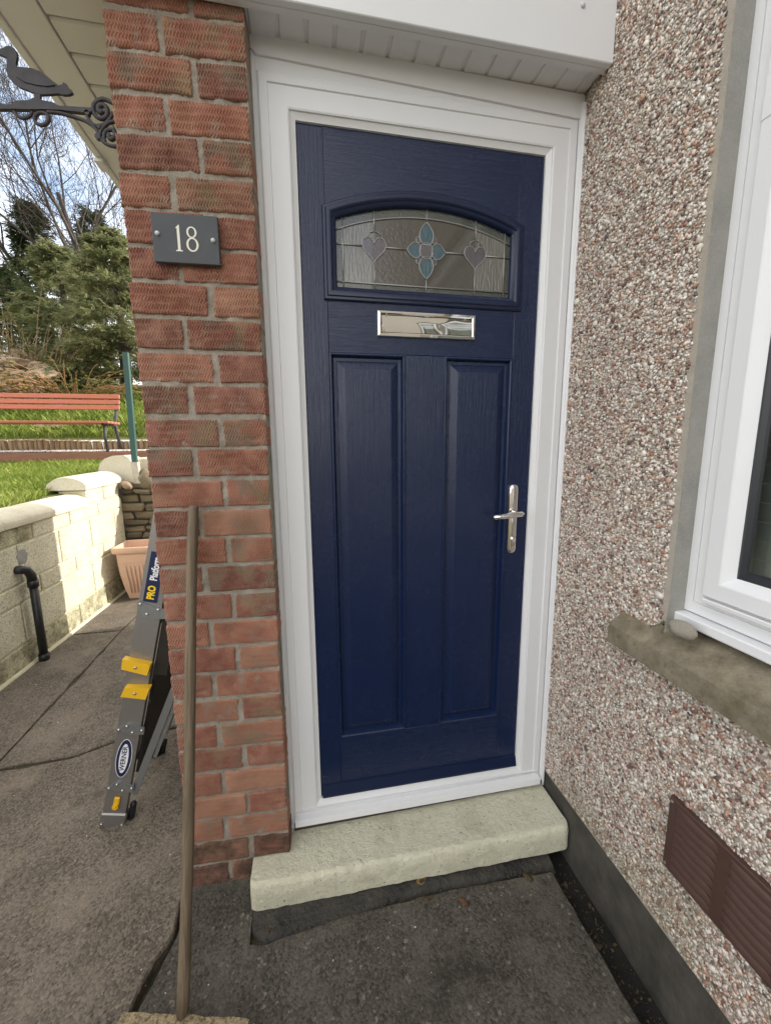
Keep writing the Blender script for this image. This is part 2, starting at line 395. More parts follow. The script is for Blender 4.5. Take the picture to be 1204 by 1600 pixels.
def blob(rx, ry, rz, seed, amp=.25, fr=2., sub=2):
    """an irregular stone"""
    import bmesh
    b = bmesh.new(); bmesh.ops.create_icosphere(b, subdivisions=sub, radius=1)
    for v in b.verts:
        d = 1 + amp*mnoise.noise(v.co*fr + Vector((seed*3.1, seed*1.7, seed))) + amp*.4*mnoise.noise(v.co*fr*2.7 + Vector((seed, 0, 5)))
        v.co = Vector((v.co.x*rx, v.co.y*ry, v.co.z*rz))*d
    mb = MB(); mb.v = [tuple(v.co) for v in b.verts]; mb.f = [tuple(v.index for v in f.verts) for f in b.faces]; b.free(); return mb

# ------------------------------------------------------------------ measured layout
C = .0833            # brick course
YF = .08             # face of the door frame
YL = .10             # face of the door leaf
X = .968             # face of the pebbledashed wall
ZS = .086            # top of the step
SOF = 2.452          # soffit of the canopy

# ================================================================== SETTING
def grid(x0, x1, y0, y1, nx, ny, fz):
    xs = np.linspace(x0, x1, nx+1); ys = np.linspace(y0, y1, ny+1)
    V = [(x, y, fz(x, y)) for y in ys for x in xs]
    F = [(j*(nx+1)+i, j*(nx+1)+i+1, (j+1)*(nx+1)+i+1, (j+1)*(nx+1)+i) for j in range(ny) for i in range(nx)]
    return V, F
V, F = grid(-600, 600, -600, 600, 24, 24, lambda x, y: -.12)
ob('ground', bulk('ground', V, F, 'soil'), kind='structure')

# paved side passage: slabs laid with open joints on a bed
paving = ob('paving', None, kind='structure'); 
MB().box(-1.8, -.46, -3.2, 3.32, -.119, -.011).build('bed', 'joint_dirt', paving); MB().box(-.46, -.02, -3.2, 3.32, -.119, -.030).build('bed', 'joint_dirt', paving)
MB().box(-.02, X, -3.2, -.03, -.119, -.062).build('bed', 'dirt', paving)
def slab(poly, z, mat, amp=.003, rag=.022):
    """a cast concrete slab with a slightly uneven top and worn edges"""
    import bmesh
    n = len(poly); cx = sum(p[0] for p in poly)/n; cy = sum(p[1] for p in poly)/n
    pts = []
    for i in range(n):
        a, b = poly[i], poly[(i+1) % n]; k = max(2, int(math.dist(a, b)/.022))
        for t in range(k): pts.append((a[0]+(b[0]-a[0])*t/k, a[1]+(b[1]-a[1])*t/k))
    def ins(p, d):
        l = math.dist(p, (cx, cy)); return (p[0]+(cx-p[0])*d/l, p[1]+(cy-p[1])*d/l)
    wob = [random.uniform(0, .004)+rag*max(0, mnoise.noise(Vector((p[0]*7, p[1]*7, 5)))-.1) for p in pts]
    l0 = [(*ins(p, q), z-.05) for p, q in zip(pts, wob)]
    l1 = [(*ins(p, q), z-.005) for p, q in zip(pts, wob)]
    l2 = [(*ins(p, q+.006), z+amp*mnoise.noise(Vector((p[0]*3, p[1]*3, 1)))) for p, q in zip(pts, wob)]
    mb = MB(); mb.loft([l0, l1, l2]); k = len(pts); mb.f.append(tuple(range(2*k, 3*k)))
    return mb.build('slab', mat, paving)
slab([(-1.755, 2.14), (-1.405, 2.14), (-1.40, 3.3), (-1.755, 3.3)], .002, 'concrete')
slab([(-1.755, .74), (-1.345, .71), (-1.40, 2.13), (-1.755, 2.13)], 0, 'concrete')
slab([(-1.335, .715), (-1.02, .735), (-.87, .81), (-.60, .855), (-.325, .90), (-.325, 3.3), (-1.39, 3.3), (-1.395, 2.1)], .003, 'concrete')
slab([(-1.755, -1.0), (-1.30, -1.02), (-1.325, .70), (-1.755, .725)], .002, 'concrete')
slab([(-1.29, -1.02), (-.44, -1.03), (-.385, -.24), (-.335, -.10), (-.322, .89), (-.60, .845), (-.87, .80), (-1.02, .725), (-1.315, .703)], 0, 'concrete')
slab([(-1.755, -3.1), (-.46, -3.1), (-.44, -1.04), (-1.755, -1.01)], .001, 'concrete')
slab([(-.378, -.245), (-.43, -1.4), (-.43, -3.1), (.872, -3.1), (.876, -.50), (.872, -.146), (.52, -.132), (.17, -.138), (-.08, -.165), (-.116, -.155), (-.118, .03), (-.316, .03), (-.330, -.10)], -.014, 'concrete_dark', .004, .003)

# upper garden: lawn, gravel strip and bank
def H(x, y):
    z = 1.0 + (y-2)*.095
    if y > 4.58: z = 1.385
    if y > 5.24: z = 1.55 + (y-5.24)*.44
    if y > 7.0: z = 1.55 + 1.76*.44 + (y-7)*.18
    if y > 14: z = 2.324 + 1.26 + (y-14)*.05
    if y > 5.5: z += .12*mnoise.noise(Vector((x*.6, y*.6, 0)))
    elif y < 4.5: z += .02*mnoise.noise(Vector((x*1.3, y*1.3, 0)))
    return z
V, F = grid(-7, -1.93, -3, 3.5, 34, 44, H); lawn_me = bulk('lawn', V, F, 'soil_grass')
ob('lawn', lawn_me, kind='structure')
V, F = grid(-7, 3, 3.5, 4.57, 40, 10, H); ob('lawn', bulk('lawn', V, F, 'soil_grass'), kind='structure')
V, F = grid(-8, 3, 4.57, 5.25, 30, 6, lambda x, y: 1.392); ob('gravel_bed', bulk('gravel_bed', V, F, 'gravel'), kind='structure')
V, F = grid(-30, 12, 5.25, 34, 120, 70, H); ob('bank', bulk('bank', V, F, 'soil_grass', smooth=True), kind='structure')

def blades(name, pts, hmin, hmax, wd, mat, lean=.5):
    n = len(pts); P = np.asarray(pts); h = rng.uniform(hmin, hmax, n); a = rng.uniform(0, 6.283, n)
    ln = rng.uniform(.1, lean, n)*h; dirx, diry = np.cos(a), np.sin(a); b = rng.uniform(0, 6.283, n)
    wx, wy = np.cos(b)*wd, np.sin(b)*wd
    V = np.zeros((n, 4, 3)); V[:, 0] = P + np.c_[-wx, -wy, np.zeros(n)]; V[:, 1] = P + np.c_[wx, wy, np.zeros(n)]
    mid = P + np.c_[dirx*ln*.45, diry*ln*.45, h*.62]
    V[:, 2] = mid + np.c_[wx*.7, wy*.7, np.zeros(n)]; V[:, 3] = P + np.c_[dirx*ln, diry*ln, h]
    F = np.arange(n*4).reshape(n, 4)
    clump = np.array([mnoise.noise(Vector((p[0]*2.1, p[1]*2.1, 3))) for p in P])
    r = np.clip(.5 + .45*clump + rng.normal(0, .2, n), 0, 1)
    return bulk(name, V.reshape(-1, 3), F, mat, np.repeat(r, 4))
pts = []
for _ in range(52000):
    y = 1.2 + 3.35*random.random()**1.0; x = random.uniform(-4.6, -2.0) if y < 3.4 else random.uniform(-4.6, -1.0)
    pts.append((x, y, H(x, y)))
ob('grass', blades('grass', pts, .03, .085, .0032, 'grass', .9), label='short bright green lawn grass behind the cream block wall', cat='grass', kind='stuff')
pts = []
for _ in range(30000):
    y = random.uniform(5.3, 8.0); x = random.uniform(-6.0, -1.2); pts.append((x, y, H(x, y)))
ob('grass', blades('grass', pts, .05, .15, .006, 'grass', 1.0), label='longer rough grass on the bank behind the red bench', cat='grass', kind='stuff')
# gravel stones
ICO = None
def ico():
    t = (1+5**.5)/2
    v = np.array([(-1,t,0),(1,t,0),(-1,-t,0),(1,-t,0),(0,-1,t),(0,1,t),(0,-1,-t),(0,1,-t),(t,0,-1),(t,0,1),(-t,0,-1),(-t,0,1)], float); v /= np.linalg.norm(v[0])
    f = np.array([(0,11,5),(0,5,1),(0,1,7),(0,7,10),(0,10,11),(1,5,9),(5,11,4),(11,10,2),(10,7,6),(7,1,8),(3,9,4),(3,4,2),(3,2,6),(3,6,8),(3,8,9),(4,9,5),(2,4,11),(6,2,10),(8,6,7),(9,8,1)])
    return v, f
ICO = ico()
def stones(n, P, S, Q=None):
    """n small stones: positions P (n,3), semi-axes S (n,3)"""
    v, f = ICO; M = rng.normal(size=(n, 3, 3)); q, _ = np.linalg.qr(M)
    if Q is not None: q = Q
    vv = v[None]*(1+rng.uniform(-.22, .22, (n, 12, 1)))
    W = np.einsum('nij,nkj->nki', q, vv*S[:, None, :]) + P[:, None, :]
    FF = (f[None] + (np.arange(n)*12)[:, None, None]).reshape(-1, 3)
    return W.reshape(-1, 3), FF
n = 5000; P = np.c_[rng.uniform(-4.6, -1.2, n), rng.uniform(4.62, 5.2, n), np.full(n, 1.4)]
V, F = stones(n, P, np.full((n, 3), 1)*rng.uniform(.008, .02, (n, 1))); ob('gravel', bulk('gravel', V, F, 'gravel'), label='pale pinkish gravel strip under the red bench', cat='gravel', kind='stuff')

# ================================================================== HOUSE (walls that carry and shade everything)
house = thing('house', 'pebbledashed house wall to the right of the navy door', 'house')
WT = .26; WY0, WY1, WZ0, WZ1 = -1.75, -.376, .93, 2.62      # window opening
MB().box(X, X+WT, WY0-2.2, YF+.3, .165, WZ0).build('wall', 'render_base', house)
MB().box(X, X+WT, WY1, YF+.3, WZ0, WZ1).build('wall', 'render_base', house)
MB().box(X, X+WT, WY0-2.2, WY0, WZ0, WZ1).build('wall', 'render_base', house)
MB().box(X, X+WT, WY0-2.2, YF+.3, WZ1, 5.2).build('wall', 'render_base', house)
MB().box(X+WT, 7, WY0-2.2, WY0-1.94, -.1, 5.2).build('wall', 'render_plain', house)
MB().box(X+WT, 7, 2.2, 2.46, -.1, 5.2).build('wall', 'render_plain', house)
MB().box(X+WT, 7, -1.2+3.0, 1.86, .0, 2.5).build('wall', 'render_plain', house)
MB().box(X+WT, 7, WY0-2.2, 2.46, 2.66, 2.78).build('ceiling', 'render_plain', house)
MB().box(X+WT, 7, WY0-2.2, 2.46, -.1, .1).build('floor', 'render_plain', house)
MB().prism([(X-.35, 5.2), (4, 7.6), (7.3, 5.2)], lambda a, b, d: (a, d, b), WY0-2.5, 2.7).build('roof', 'roof_tile', house)
# side of the porch behind the brick pier, and what lies behind the frame
MB().box(-.300, -.06, .115, 2.48, -.1, 2.75).build('porch_side_wall', 'mortar', house)
MB().box(-.06, X+.3, 2.2, 2.48, -.1, 2.75).build('porch_back_wall', 'render_plain', house)
MB().box(-.06, X+.2, .16, 2.2, -.1, .16).build('porch_floor', 'render_plain', house)
MB().box(-.02, X+.1, .16, .3, 2.36, 2.75).build('lintel', 'render_plain', house)
MB().prism([(-.66, 2.56), (-.60, 2.70), (1.2, 3.7), (1.2, 2.56)], lambda a, b, d: (a, d, b), .02, 2.5).build('porch_roof', 'roof_tile', house)
# plinth: smooth cement base below the dash
pl = MB(); pl.add([(X+.006, YF+.2, .172), (X+.006, -3, .172), (X-.004, -3, -.119), (X-.004, YF+.2, -.119)], [(0, 1, 2, 3)])
pl.box(X+.01, X+.2, -3, YF+.2, -.119, .16); pl.build('plinth', 'plinth', house)
# reveal of the window
MB().box(X+.002, X+.1, WY1-.0015, WY1+.02, .962, WZ1).build('window_reveal', 'reveal_cement', house)
# pebbles thrown on the wall
def pebbles():
    sp = .0063; P = []
    def region(y0, y1, z0, z1):
        ny = int((y1-y0)/sp); nz_ = int((z1-z0)/(sp*.87))
        yy, zz = np.meshgrid(np.arange(ny), np.arange(nz_))
        y = y0 + (yy + .5*(zz % 2))*sp + rng.normal(0, sp*.26, yy.shape); z = z0 + zz*sp*.87 + rng.normal(0, sp*.26, yy.shape)
        k = (y < y1) & (y > y0) & (z > z0) & (z < z1); P.append(np.c_[y[k], z[k]])
    region(-1.1, YF-.005, .168, WZ0-.005); region(WY1+.012, YF-.005, WZ0-.005, 2.75)
    P = np.concatenate(P); n = len(P)
    # wavy hand-made arris beside the window and along the bottom edge
    edge = WY1 + .014 + .005*np.array([mnoise.noise(Vector((0, 0, z*9))) for z in P[:, 1]])
    k = (P[:, 1] < WZ0) | (P[:, 0] > edge); bot = .172 + .006*np.array([mnoise.noise(Vector((y*8, 3, 0))) for y in P[:, 0]])
    k &= P[:, 1] > bot; k &= rng.random(n) > .05*(1+1.5*np.array([mnoise.noise(Vector((a*7, b*7, 1))) for a, b in P])); P = P[k]; n = len(P)
    s = rng.lognormal(math.log(.0034), .30, n)[:, None]*np.c_[rng.uniform(.36, .58, n), rng.uniform(.78, 1.35, n), rng.uniform(.78, 1.3, n)]
    a = rng.uniform(0, 3.14, n); q = np.zeros((n, 3, 3)); q[:, 0, 0] = 1; q[:, 1, 1] = np.cos(a); q[:, 1, 2] = -np.sin(a); q[:, 2, 1] = np.sin(a); q[:, 2, 2] = np.cos(a)
    t = rng.normal(0, .35, n); tl = np.zeros((n, 3, 3)); tl[:, 2, 2] = 1; tl[:, 0, 0] = np.cos(t); tl[:, 0, 1] = -np.sin(t); tl[:, 1, 0] = np.sin(t); tl[:, 1, 1] = np.cos(t)
    q = np.einsum('nij,njk->nik', tl, q)
    V, F = stones(n, np.c_[X-.0002-rng.uniform(0, .0016, n), P], s, q)
    pal = np.array([(.76,.71,.65),(.63,.57,.50),(.66,.55,.47),(.52,.37,.30),(.35,.20,.155),(.22,.115,.095),(.46,.26,.17),(.13,.10,.09),(.42,.38,.33),(.76,.72,.66),(.55,.47,.40)])
    pr = np.array([.20,.16,.13,.11,.09,.085,.035,.05,.08,.05,.05]); pr /= pr.sum()
    c = pal[rng.choice(len(pal), n, p=pr)]*rng.uniform(.82, 1.15, (n, 1))
    mos = np.array([mnoise.noise(Vector((y*3.2, z*3.2, 7))) for y, z in P]); low = np.clip((.55-P[:, 1])*1.6, 0, 1)
    mk_ = np.clip((mos-.12)*2.2, 0, .55)[:, None]*low[:, None]; c = c*(1-mk_) + np.array([.23,.22,.11])*mk_
    col = np.repeat(np.c_[np.clip(c, 0, .82), np.ones(n)], 12, axis=0)
    return bulk('pebbledash', V, F, 'pebbles', col=col)
ob('pebbledash', pebbles(), house, kind='stuff')

# ================================================================== BRICK PIER
pier = thing('brick_pier', 'red textured brick pier left of the navy front door', 'brick pier', (0, 0, 0), (0, 0, -.0517))
W = .316
def brick_mesh(name, wd, h, mat, dep=.1):
    """wire-cut facing brick: zigzag ridges combed into the face, chipped arrises"""
    nx, nz_ = int(wd/.0068*6.5), 30; sd = random.uniform(0, 50); sgn = 1
    def hgt(x, z):
        c = 1-max(0, (abs(x)-(wd/2-.0045))/.0045); d = 1-max(0, (abs(z)-(h/2-.004))/.004)
        edge = .0034*(1-max(0, c))**2+.003*(1-max(0, d))**2
        wob = .8*mnoise.noise(Vector((x*24, z*24, sd))); zz = z/.0178+.3*mnoise.noise(Vector((x*12, z*12, sd+9)))+sd
        tri = abs((zz % 1)-.5)*1.9
        amp = .0025*max(.25, 1+.8*mnoise.noise(Vector((x*20, z*20, sd+20))))
        chip = .0028*max(0, mnoise.noise(Vector((x*34, z*34, sd+31)))-.40)*4 + .010*max(0, mnoise.noise(Vector((x*28, z*28, sd+77)))-.25)*max(1-max(0, c), 1-max(0, d))
        gr = .5+.5*math.sin(6.2832*(x/.0068*sgn+tri+wob))
        return edge + amp*2.0*(1-gr)**1.6 - .001 + chip + .0008*mnoise.noise(Vector((x*70, z*70, sd)))
    V = []; F = []
    for j in range(nz_+1):
        z = -h/2+h*j/nz_
        for i in range(nx+1):
            x = -wd/2+wd*i/nx
            ex = .0022*mnoise.noise(Vector((math.copysign(5, x), z*60, sd)))*(abs(x)/(wd/2))**8; ez = .0018*mnoise.noise(Vector((x*50, math.copysign(5, z), sd)))*(abs(z)/(h/2))**8
            V.append((x+ex, hgt(x, z), z+ez))
    for j in range(nz_):
        for i in range(nx): F.append((j*(nx+1)+i, j*(nx+1)+i+1, (j+1)*(nx+1)+i+1, (j+1)*(nx+1)+i))
    ring = [i for i in range(nx+1)] + [j*(nx+1)+nx for j in range(1, nz_+1)] + [nz_*(nx+1)+i for i in range(nx-1, -1, -1)] + [j*(nx+1) for j in range(nz_-1, 0, -1)]
    k = len(V); V += [(V[i][0], dep, V[i][2]) for i in ring]; m_ = len(ring)
    F += [(ring[i], k+i, k+(i+1) % m_, ring[(i+1) % m_]) for i in range(m_)]
    return bulk(name, V, F, mat)
BS = [brick_mesh('brick', .185, .0725, 'brick') for _ in range(5)]; BH = [brick_mesh('brick', .1145, .0725, 'brick') for _ in range(5)]
BSd = [brick_mesh('brick', .185, .0725, 'brick_damp') for _ in range(2)]; BHd = [brick_mesh('brick', .1145, .0725, 'brick_damp') for _ in range(2)]
for k in range(-2, 30):
    zc = (29-k)*C + C/2; st = random.uniform(-.004, .004); odd = k % 2
    d = k >= 28
    S_, H_ = (BSd, BHd) if d else (BS, BH)
    lw, rw = (.1145, .185) if odd else (.185, .1145)
    for cx, me in ((-W+lw/2+random.uniform(-.003, .003), random.choice(H_ if odd else S_)), (-rw/2-.0015+random.uniform(-.003, .001), random.choice(S_ if odd else H_))):
        if d and k == 29 and cx > -.15: cx += .0
        o = ob('brick', me, pier, (cx+0, random.uniform(-.0022, .0022), zc+random.uniform(-.0022, .0022)), (random.gauss(0, .006), random.gauss(0, .009), random.gauss(0, .005)))
# mortar body with hand-struck joints
def mortar():
    nx, nz_ = 84, 560; z0, z1 = -.09, 2.72
    V = []
    for j in range(nz_+1):
        z = z0+(z1-z0)*j/nz_
        for i in range(nx+1):
            x = -W+.003+(W-.006)*i/nx
            V.append((x, .0060 + .0046*mnoise.noise(Vector((x*30, z*30, 0))) + .0028*mnoise.noise(Vector((x*110, z*110, 4))), z))
    F = [(j*(nx+1)+i, j*(nx+1)+i+1, (j+1)*(nx+1)+i+1, (j+1)*(nx+1)+i) for j in range(nz_) for i in range(nx)]
    return V, F
V, F = mortar(); k = len(V); mb = MB(); mb.box(-W+.003, -.003, .0115, .112, -.09, 2.72)
V = V + mb.v; F = F + [tuple(i+k for i in f) for f in mb.f]
ob('mortar', bulk('mortar', V, F, 'mortar', smooth=False), pier)
fo = MB(); fo.loft([[(-W-.012, -.004, -.1), (-.03, -.006, -.1), (-.03, .05, -.1), (-W-.012, .05, -.1)], [(-W-.008, -.0035, .012), (-.03, -.0035, .012), (-.03, .05, .012), (-W-.008, .05, .012)]], cap=True)
fo.build('footing', 'mortar_damp', pier)

# ================================================================== DOOR FRAME
fr = thing('door_frame', 'white plastic door frame around the navy door', 'door frame')
ZB = ZS+.028
def ramp_box(mb, prof, path):
    """sweep a 2D profile (offset, depth) along mitred straight legs; path: list of fn(offset)->(x,z)"""
    mb.loft([[ (p(o)[0], d, p(o)[1]) for o, d in prof] for p in path], close=True, cap=True); return mb
XL0, XL1 = .0145, .1085; XR1, XR0 = .9300, .8560; ZT0, ZT1 = 2.3635, 2.2915
# face mitred at the two top corners; offsets run from the outer edge inward
prof_l = [(0, YF+.06), (0, YF+.001), (.004, YF-.003), (.024, YF-.003), (.026, YF+.001), (.074, YF), (.078, YF+.002), (.079, YF+.006), (.091, YF+.013), (.0935, YF+.0135), (.0945, YF+.05)]
for nm, path in (('jamb', [lambda o: (XL0+o, .12), lambda o: (XL0+o, 2.3855-o)]),
                 ('head', [lambda o: (XL0+o, 2.3855-o), lambda o: (.9495-o, 2.3855-o)]),
                 ('jamb', [lambda o: (.9495-o, 2.3855-o), lambda o: (.9495-o, .12)])):
    smooth_angle(ramp_box(MB(), prof_l, path).build(nm, 'upvc', fr), 20)
# cover trims between the frame and the masonry
q = MB(); q.prism([(.0, 0), (.0135, 0), (.0135, .006), (.006, .012), (0, .012)], lambda a, b, d: (a+.0005, YF+.01-b, d), .093, 2.43); q.build('cover_trim', 'upvc', fr)
q = MB(); q.loft([[(.951, YF+.02, z), (.951, YF-.002, z), (.9555, YF-.008, z), (X-.0005+.003*math.sin(z*31)*.2, YF-.012, z), (X+.004, YF+.02, z)] for z in np.linspace(.12, 2.43, 40)], cap=True); q.build('cover_trim', 'upvc', fr)
# head board, slightly out of parallel as in the photo
q = MB(); q.prism([(.0145, 2.4165), (.964, 2.388), (.964, 2.452), (.0, 2.4605), (0, 2.43)], lambda a, b, d: (a, d, b), YF-.006, YF+.05); q.build('head_board', 'upvc_soffit', fr); MB().box(.012, .964, YF+.001, YF+.05, 2.3845, 2.45).build('head_packer', 'upvc', fr)
# sealant bead at the pebbledash
bd = [(X-.004+.0016*mnoise.noise(Vector((0, 0, z*40))), YF-.008+.002*mnoise.noise(Vector((5, 0, z*33))), z) for z in np.linspace(.10, 2.42, 150)]
MB().tube(bd, [.0048+.002*mnoise.noise(Vector((z[2]*50, 1, 0))) for z in bd], 6).build('sealant', 'upvc', fr, True)
bd = [(.0035, YF-.004+.002*mnoise.noise(Vector((5, 0, z*33))), z) for z in np.linspace(.085, 2.42, 120)]
MB().tube(bd, .0035, 6).build('sealant', 'upvc', fr, True)
# sill
q = MB(); prof = [(YF+.05, .186), (YF+.014, .184), (YF+.010, .180), (YF+.002, .163), (YF-.004, .1615), (YF-.004, .154), (YF-.001, .152), (YF-.001, .145), (YF-.018, .139), (YF-.020, .134), (YF-.020, .114), (YF-.012, .110), (YF+.05, .110)]
q.loft([[(x, y, z) for y, z in prof] for x in (.016, .946)], cap=True); smooth_angle(q.build('sill', 'upvc', fr), 25)
MB().tube([(.018, YF-.0195, .1535), (.944, YF-.0045, .1535)][:0] + [(.018, YF-.0045, .158), (.944, YF-.0045, .158)], .0016, 6).build('sill_seal', 'upvc', fr, True)
MB().box(.012, .958, YF-.004, YF+.05, ZS-.01, .111).build('packer', 'bark', fr)

# ================================================================== FRONT DOOR
door = thing('front_door', 'navy blue panelled front door with an arched leaded window', 'front door')
DX0, DX1, DZ0, DZ1 = .1095, .8610, .184, 2.2910
PXL = (.181, .4165); PXR = (.5440, .7765); PZ = (.405, 1.697)
wx0, wx1, wz0, wzc, wza = .1715, .7965, 1.8425, 2.0915, 2.1545
half = (wx1-wx0)/2; wcx = (wx0+wx1)/2; sag = wza-wzc; WR = (half*half+sag*sag)/(2*sag); wcz = wza-WR
def arch_z(x, t=0.): return wcz + math.sqrt(max((WR-t)**2-(x-wcx)**2, 0))
D2 = .045
def panelbox(nm, x0, x1, z0, z1, mat): MB().cbox(x0, x1, YL, YL+D2, z0, z1, .0012).build(nm, mat, door)
panelbox('stile', DX0, PXL[0], DZ0, DZ1, 'door_navy'); panelbox('stile', PXR[1], DX1, DZ0, DZ1, 'door_navy')
panelbox('rail', PXL[0], PXR[1], DZ0, PZ[0], 'door_navy_cross'); panelbox('rail', PXL[0], PXR[1], PZ[1], wz0+.02, 'door_navy_cross')
panelbox('muntin', PXL[1], PXR[0], PZ[0], PZ[1], 'door_navy')
q = MB(); xs = np.linspace(PXL[0], PXR[1], 31)
lo = [arch_z(min(max(x, wx0), wx1), .012) for x in xs]
q.loft([[(x, YL, z), (x, YL, DZ1), (x, YL+D2, DZ1), (x, YL+D2, z)] for x, z in zip(xs, lo)], cap=True); q.build('rail', 'door_navy_cross', door)
# raised and fielded panels
for (a, b) in (PXL, PXR):
    z0, z1 = PZ; q = MB(); L_ = []
    for t, d in ((-.001, YL+.0), (.0015, YL-.0035), (.005, YL-.004), (.008, YL-.001), (.013, YL+.011), (.022, YL+.0115), (.0235, YL+.0105), (.046, YL+.001), (.049, YL+.0008)):
        L_.append([(a+t, d, z0+t), (b-t, d, z0+t), (b-t, d, z1-t), (a+t, d, z1-t)])
    q.loft(L_); k = len(q.v); q.f.append((k-4, k-3, k-2, k-1)); q.box(a, b, YL+.02, YL+D2, z0, z1)
    q.build('panel', 'door_navy', door)
# weather bar
q = MB(); q.loft([[(x, YL-.0005, .2265), (x, YL-.006, .2245), (x, YL-.014, .193), (x, YL-.014, .187), (x, YL, .186)] for x in (DX0+.004, DX1-.006)], cap=True); q.build('weather_bar', 'door_trim', door)
# arched glazing surround
def archpath(t, d, n=25):
    x0, x1, zb = wx0+t, wx1-t, wz0+t; p = [(x0, d, zb), (x1, d, zb)]
    for i in range(n+1):
        x = x1+(x0-x1)*i/n; p.append((x, d, arch_z(x, t)))
    return p
sur = thing('window_surround', None, None); sur.parent = door
prof = [(0, YL+.0), (.0, YL-.005), (.003, YL-.008), (.009, YL-.0085), (.012, YL-.0125), (.021, YL-.0135), (.026, YL-.011), (.0285, YL-.0065), (.035, YL-.004), (.0395, YL+.002), (.040, YL+.013)]
q = MB(); q.loft([archpath(t, d) for t, d in prof]); smooth_angle(q.build('moulding', 'door_trim', sur), 35)
GY = YL+.011
q = MB(); q.v = archpath(.036, GY+.004); q.f = [tuple(range(len(q.v)))]; q.build('back_pane', 'glass_obscure', sur)
gx0, gx1, gz0 = wx0+.04, wx1-.04, wz0+.04
def gw(u, v): p = at(u, v, 'y', GY); return (p.x, p.z)
def pane(nm, poly, mat, d=0.): MB().prism(poly, lambda a, b, e: (a, e, b), GY-.0006-d, GY+.003-d).build(nm, mat, sur)
bx0, bx1, bz0, BT = gx0+.0185, gx1-.0185, gz0+.017, .064
vx = [gw(584.5, 400)[0], gw(665.5, 400)[0], gw(741.5, 400)[0]]
zmid = gw(620, 389)[1]
# border strips
def barch(t, x0, x1, n=20): return [(x0+(x1-x0)*i/n, arch_z(x0+(x1-x0)*i/n, t)) for i in range(n+1)]
pane('border_glass', [(gx0, gz0), (bx0, gz0), (bx0, arch_z(bx0, .04)), (gx0, arch_z(gx0, .04))], 'glass_border')
pane('border_glass', [(bx1, gz0), (gx1, gz0), (gx1, arch_z(gx1, .04)), (bx1, arch_z(bx1, .04))], 'glass_border')
pane('border_glass', [(bx0, gz0), (bx1, gz0), (bx1, bz0), (bx0, bz0)], 'glass_border')
pane('border_glass', barch(.04, bx0, bx1) + barch(.064, bx0, bx1)[::-1], 'glass_border')
pane('glass', [(bx0, bz0), (vx[0], bz0)] + barch(BT, bx0, vx[0])[::-1], 'glass_rain')
pane('glass', [(vx[0], bz0), (vx[1], bz0)] + barch(BT, vx[0], vx[1])[::-1], 'glass_obscure')
pane('glass', [(vx[1], bz0), (vx[2], bz0)] + barch(BT, vx[1], vx[2])[::-1], 'glass_obscure')
pane('glass', [(vx[2], bz0), (bx1, bz0)] + barch(BT, vx[2], bx1)[::-1], 'glass_rain')
fx, fz = vx[1], zmid; 
def cames(nm, path, r=.0021): MB().tube([(a, GY-.0024, b) for a, b in path], r, 6).build(nm, 'lead', sur, True)
def petal(ang, L0=.014, L1=.058, wd=.0185):
    pts = []; 
    for i in range(13):
        t = i/12; l = L0+(L1-L0)*t; s = wd*math.sin(math.pi*min(t*.9+.12, 1))**.8*(1-t*.15)
        pts.append((l, s if t < 1 else 0))
    full = pts + [(l, -s) for l, s in pts[::-1]]
    c, s = math.cos(ang), math.sin(ang); return [(fx+l*c-w_*s, fz+l*s+w_*c) for l, w_ in full]
for i in range(4):
    k_ = 1 if i % 2 else .76
    pt = petal(math.pi/2*i, .017, .080*k_, .0235); pane('petal', pt, 'glass_blue', .0012); cames('lead_line', pt + pt[:1], .0016)
circ = [(fx+.021*math.cos(a), fz+.0225*math.sin(a)) for a in np.linspace(0, 2*math.pi, 25)]
pane('flower_centre', circ[:-1], 'glass_purple', .0022); cames('lead_line', circ, .0016)
for i in range(4):
    a = math.pi/4+math.pi/2*i; c0 = (fx+.036*math.cos(a), fz+.042*math.sin(a)); rr = [(c0[0]+.0075*math.cos(b), c0[1]+.009*math.sin(b)) for b in np.linspace(0, 6.283, 10)]
    pane('corner_glass', rr[:-1], 'glass_purple', .001); cames('lead_line', rr, .0012)
for hx in (vx[0], vx[2]):
    hz = zmid-.004; hp = []
    for i in range(33):
        t = i/32*2*math.pi; a = 16*math.sin(t)**3; b = 13*math.cos(t)-5*math.cos(2*t)-2*math.cos(3*t)-math.cos(4*t); hp.append((hx+a*.00225, hz+b*.0024))
    pane('heart_glass', hp[:-1], 'glass_purple', .0012); cames('lead_line', hp, .0016)
    top = [(hx-.020, hz+.029), (hx-.015, hz+.041), (hx, hz+.046), (hx+.015, hz+.041), (hx+.020, hz+.029)]; cames('lead_line', top, .0014)
for hx in vx:
    up = .081 if hx == vx[1] else .041; dn = .081 if hx == vx[1] else .045
    cames('lead_line', [(hx, gz0), (hx, zmid-dn)]); cames('lead_line', [(hx, zmid+up), (hx, arch_z(hx, .04))])
for a, b in ((gx0, vx[0]-.036), (vx[0]+.036, vx[1]-.061), (vx[1]+.061, vx[2]-.036), (vx[2]+.036, gx1)): cames('lead_line', [(a, zmid), (b, zmid)])
cames('lead_line', [(gx0, bz0), (gx1, bz0)]); cames('lead_line', barch(BT, gx0, gx1)); cames('lead_line', [(bx0, gz0), (bx0, arch_z(bx0, .04))]); cames('lead_line', [(bx1, gz0), (bx1, arch_z(bx1, .04))])
